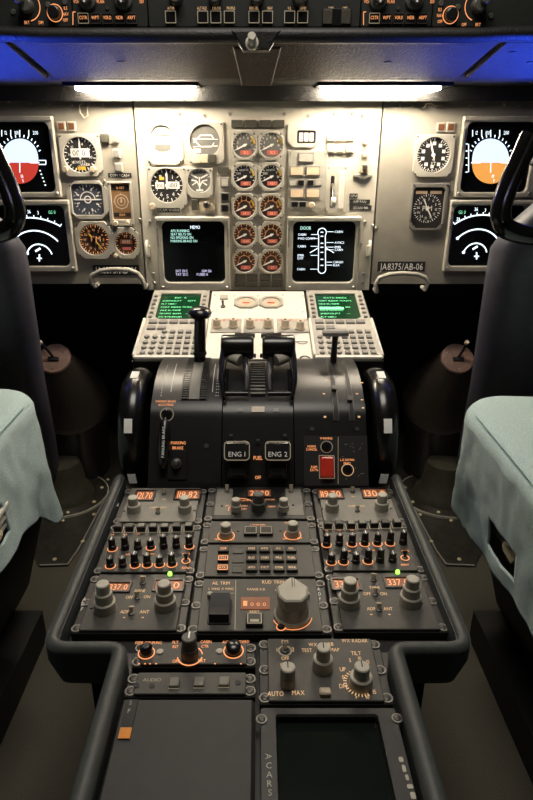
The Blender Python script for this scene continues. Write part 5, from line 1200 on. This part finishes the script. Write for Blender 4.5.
    for i, (c_, r_) in enumerate(ks):
        tilt = (0, .15, .45, .6, .75, .8, .82)[i]; ux = Vector((1, 0, 0)); uy = Vector((0, math.cos(tilt), math.sin(tilt)))
        C0 = Vector((s_*c_[0], c_[1], c_[2])); rs.append([tuple(C0+ux*r_*math.cos(2*PI*k/n)+uy*r_*math.sin(2*PI*k/n)-Vector((s_*.6, 1.74, .2))) for k in range(n)])
    b.rings(rs); bd = part('cone_body', b, 'tiller', t, ang=30)
    nrm = Vector((0, -math.sin(.82), math.cos(.82))); C0 = Vector((s_*ks[-1][0][0]-s_*.6, ks[-1][0][1]-1.74, ks[-1][0][2]-.2))
    X = Matrix.Translation(C0) @ Matrix.Rotation(.82, 4, 'X')
    b = MB(); b.X = X; b.lathe([(.044, -.004), (.046, .002), (.043, .007), (.036, .008)], 0, 0, 32); cp_ = part('cap', b, 'cap', t)
    b = MB(); b.X = X; b.rr(0, -.004, .03, .012, .002, .008, .014, .002)
    b.tube([(0, 0, .012), (-s_*-.008 if s_ > 0 else -.010, .012, .035), (.010 if s_ > 0 else -.022, .022, .056)], .004, 8); part('lever', b, 'black', cp_); b = MB(); b.X = X
    b.cyl(.010 if s_ > 0 else -.022, .022, .0055, .054, .064, 12); part('lever_tip', b, 'cream', cp_)
    for a in (30, 150, 270): link('screw', SC_S, cp_, tuple(X @ Vector((.033*math.cos(R(a)), .033*math.sin(R(a)), .0078))), (.82, 0, 0))

# ------------------------------------------------------------------ light
def light(name, kind, loc, rot, energy, col, size=None, sy=None):
    ld = bpy.data.lights.new(name, kind); o = bpy.data.objects.new(name, ld); COL.objects.link(o); o.location = loc; o.rotation_euler = rot; ld.energy = energy; ld.color = col
    if kind == 'AREA': ld.shape = 'RECTANGLE'; ld.size = size; ld.size_y = sy or size
    return o
light('dome_light', 'AREA', (0, .8, 2.15), (0, 0, 0), 10.5, (1, .93, .82), .7, .5)
for s_ in (-1, 1):
    o = light('added_blue_spot', 'SPOT', (s_*1.1, 1.31, .95), (0, 0, 0), 560, (.03, .085, 1)); o.data.spot_size = R(28); o.data.spot_blend = 1; o.data.shadow_soft_size = .02  # added spots, no real fitting: they tint the leather end pads blue
    o.rotation_euler = (Vector((s_*.535, 1.31, 1.34))-o.location).to_track_quat('-Z', 'Y').to_euler()
W = bpy.data.worlds.new('world'); S.world = W; W.use_nodes = True
W.node_tree.nodes['Background'].inputs[0].default_value = (.5, .55, .65, 1); W.node_tree.nodes['Background'].inputs[1].default_value = .012
S.view_settings.view_transform = 'Standard'; S.view_settings.look = 'None'; S.view_settings.exposure = 0; S.view_settings.gamma = 1
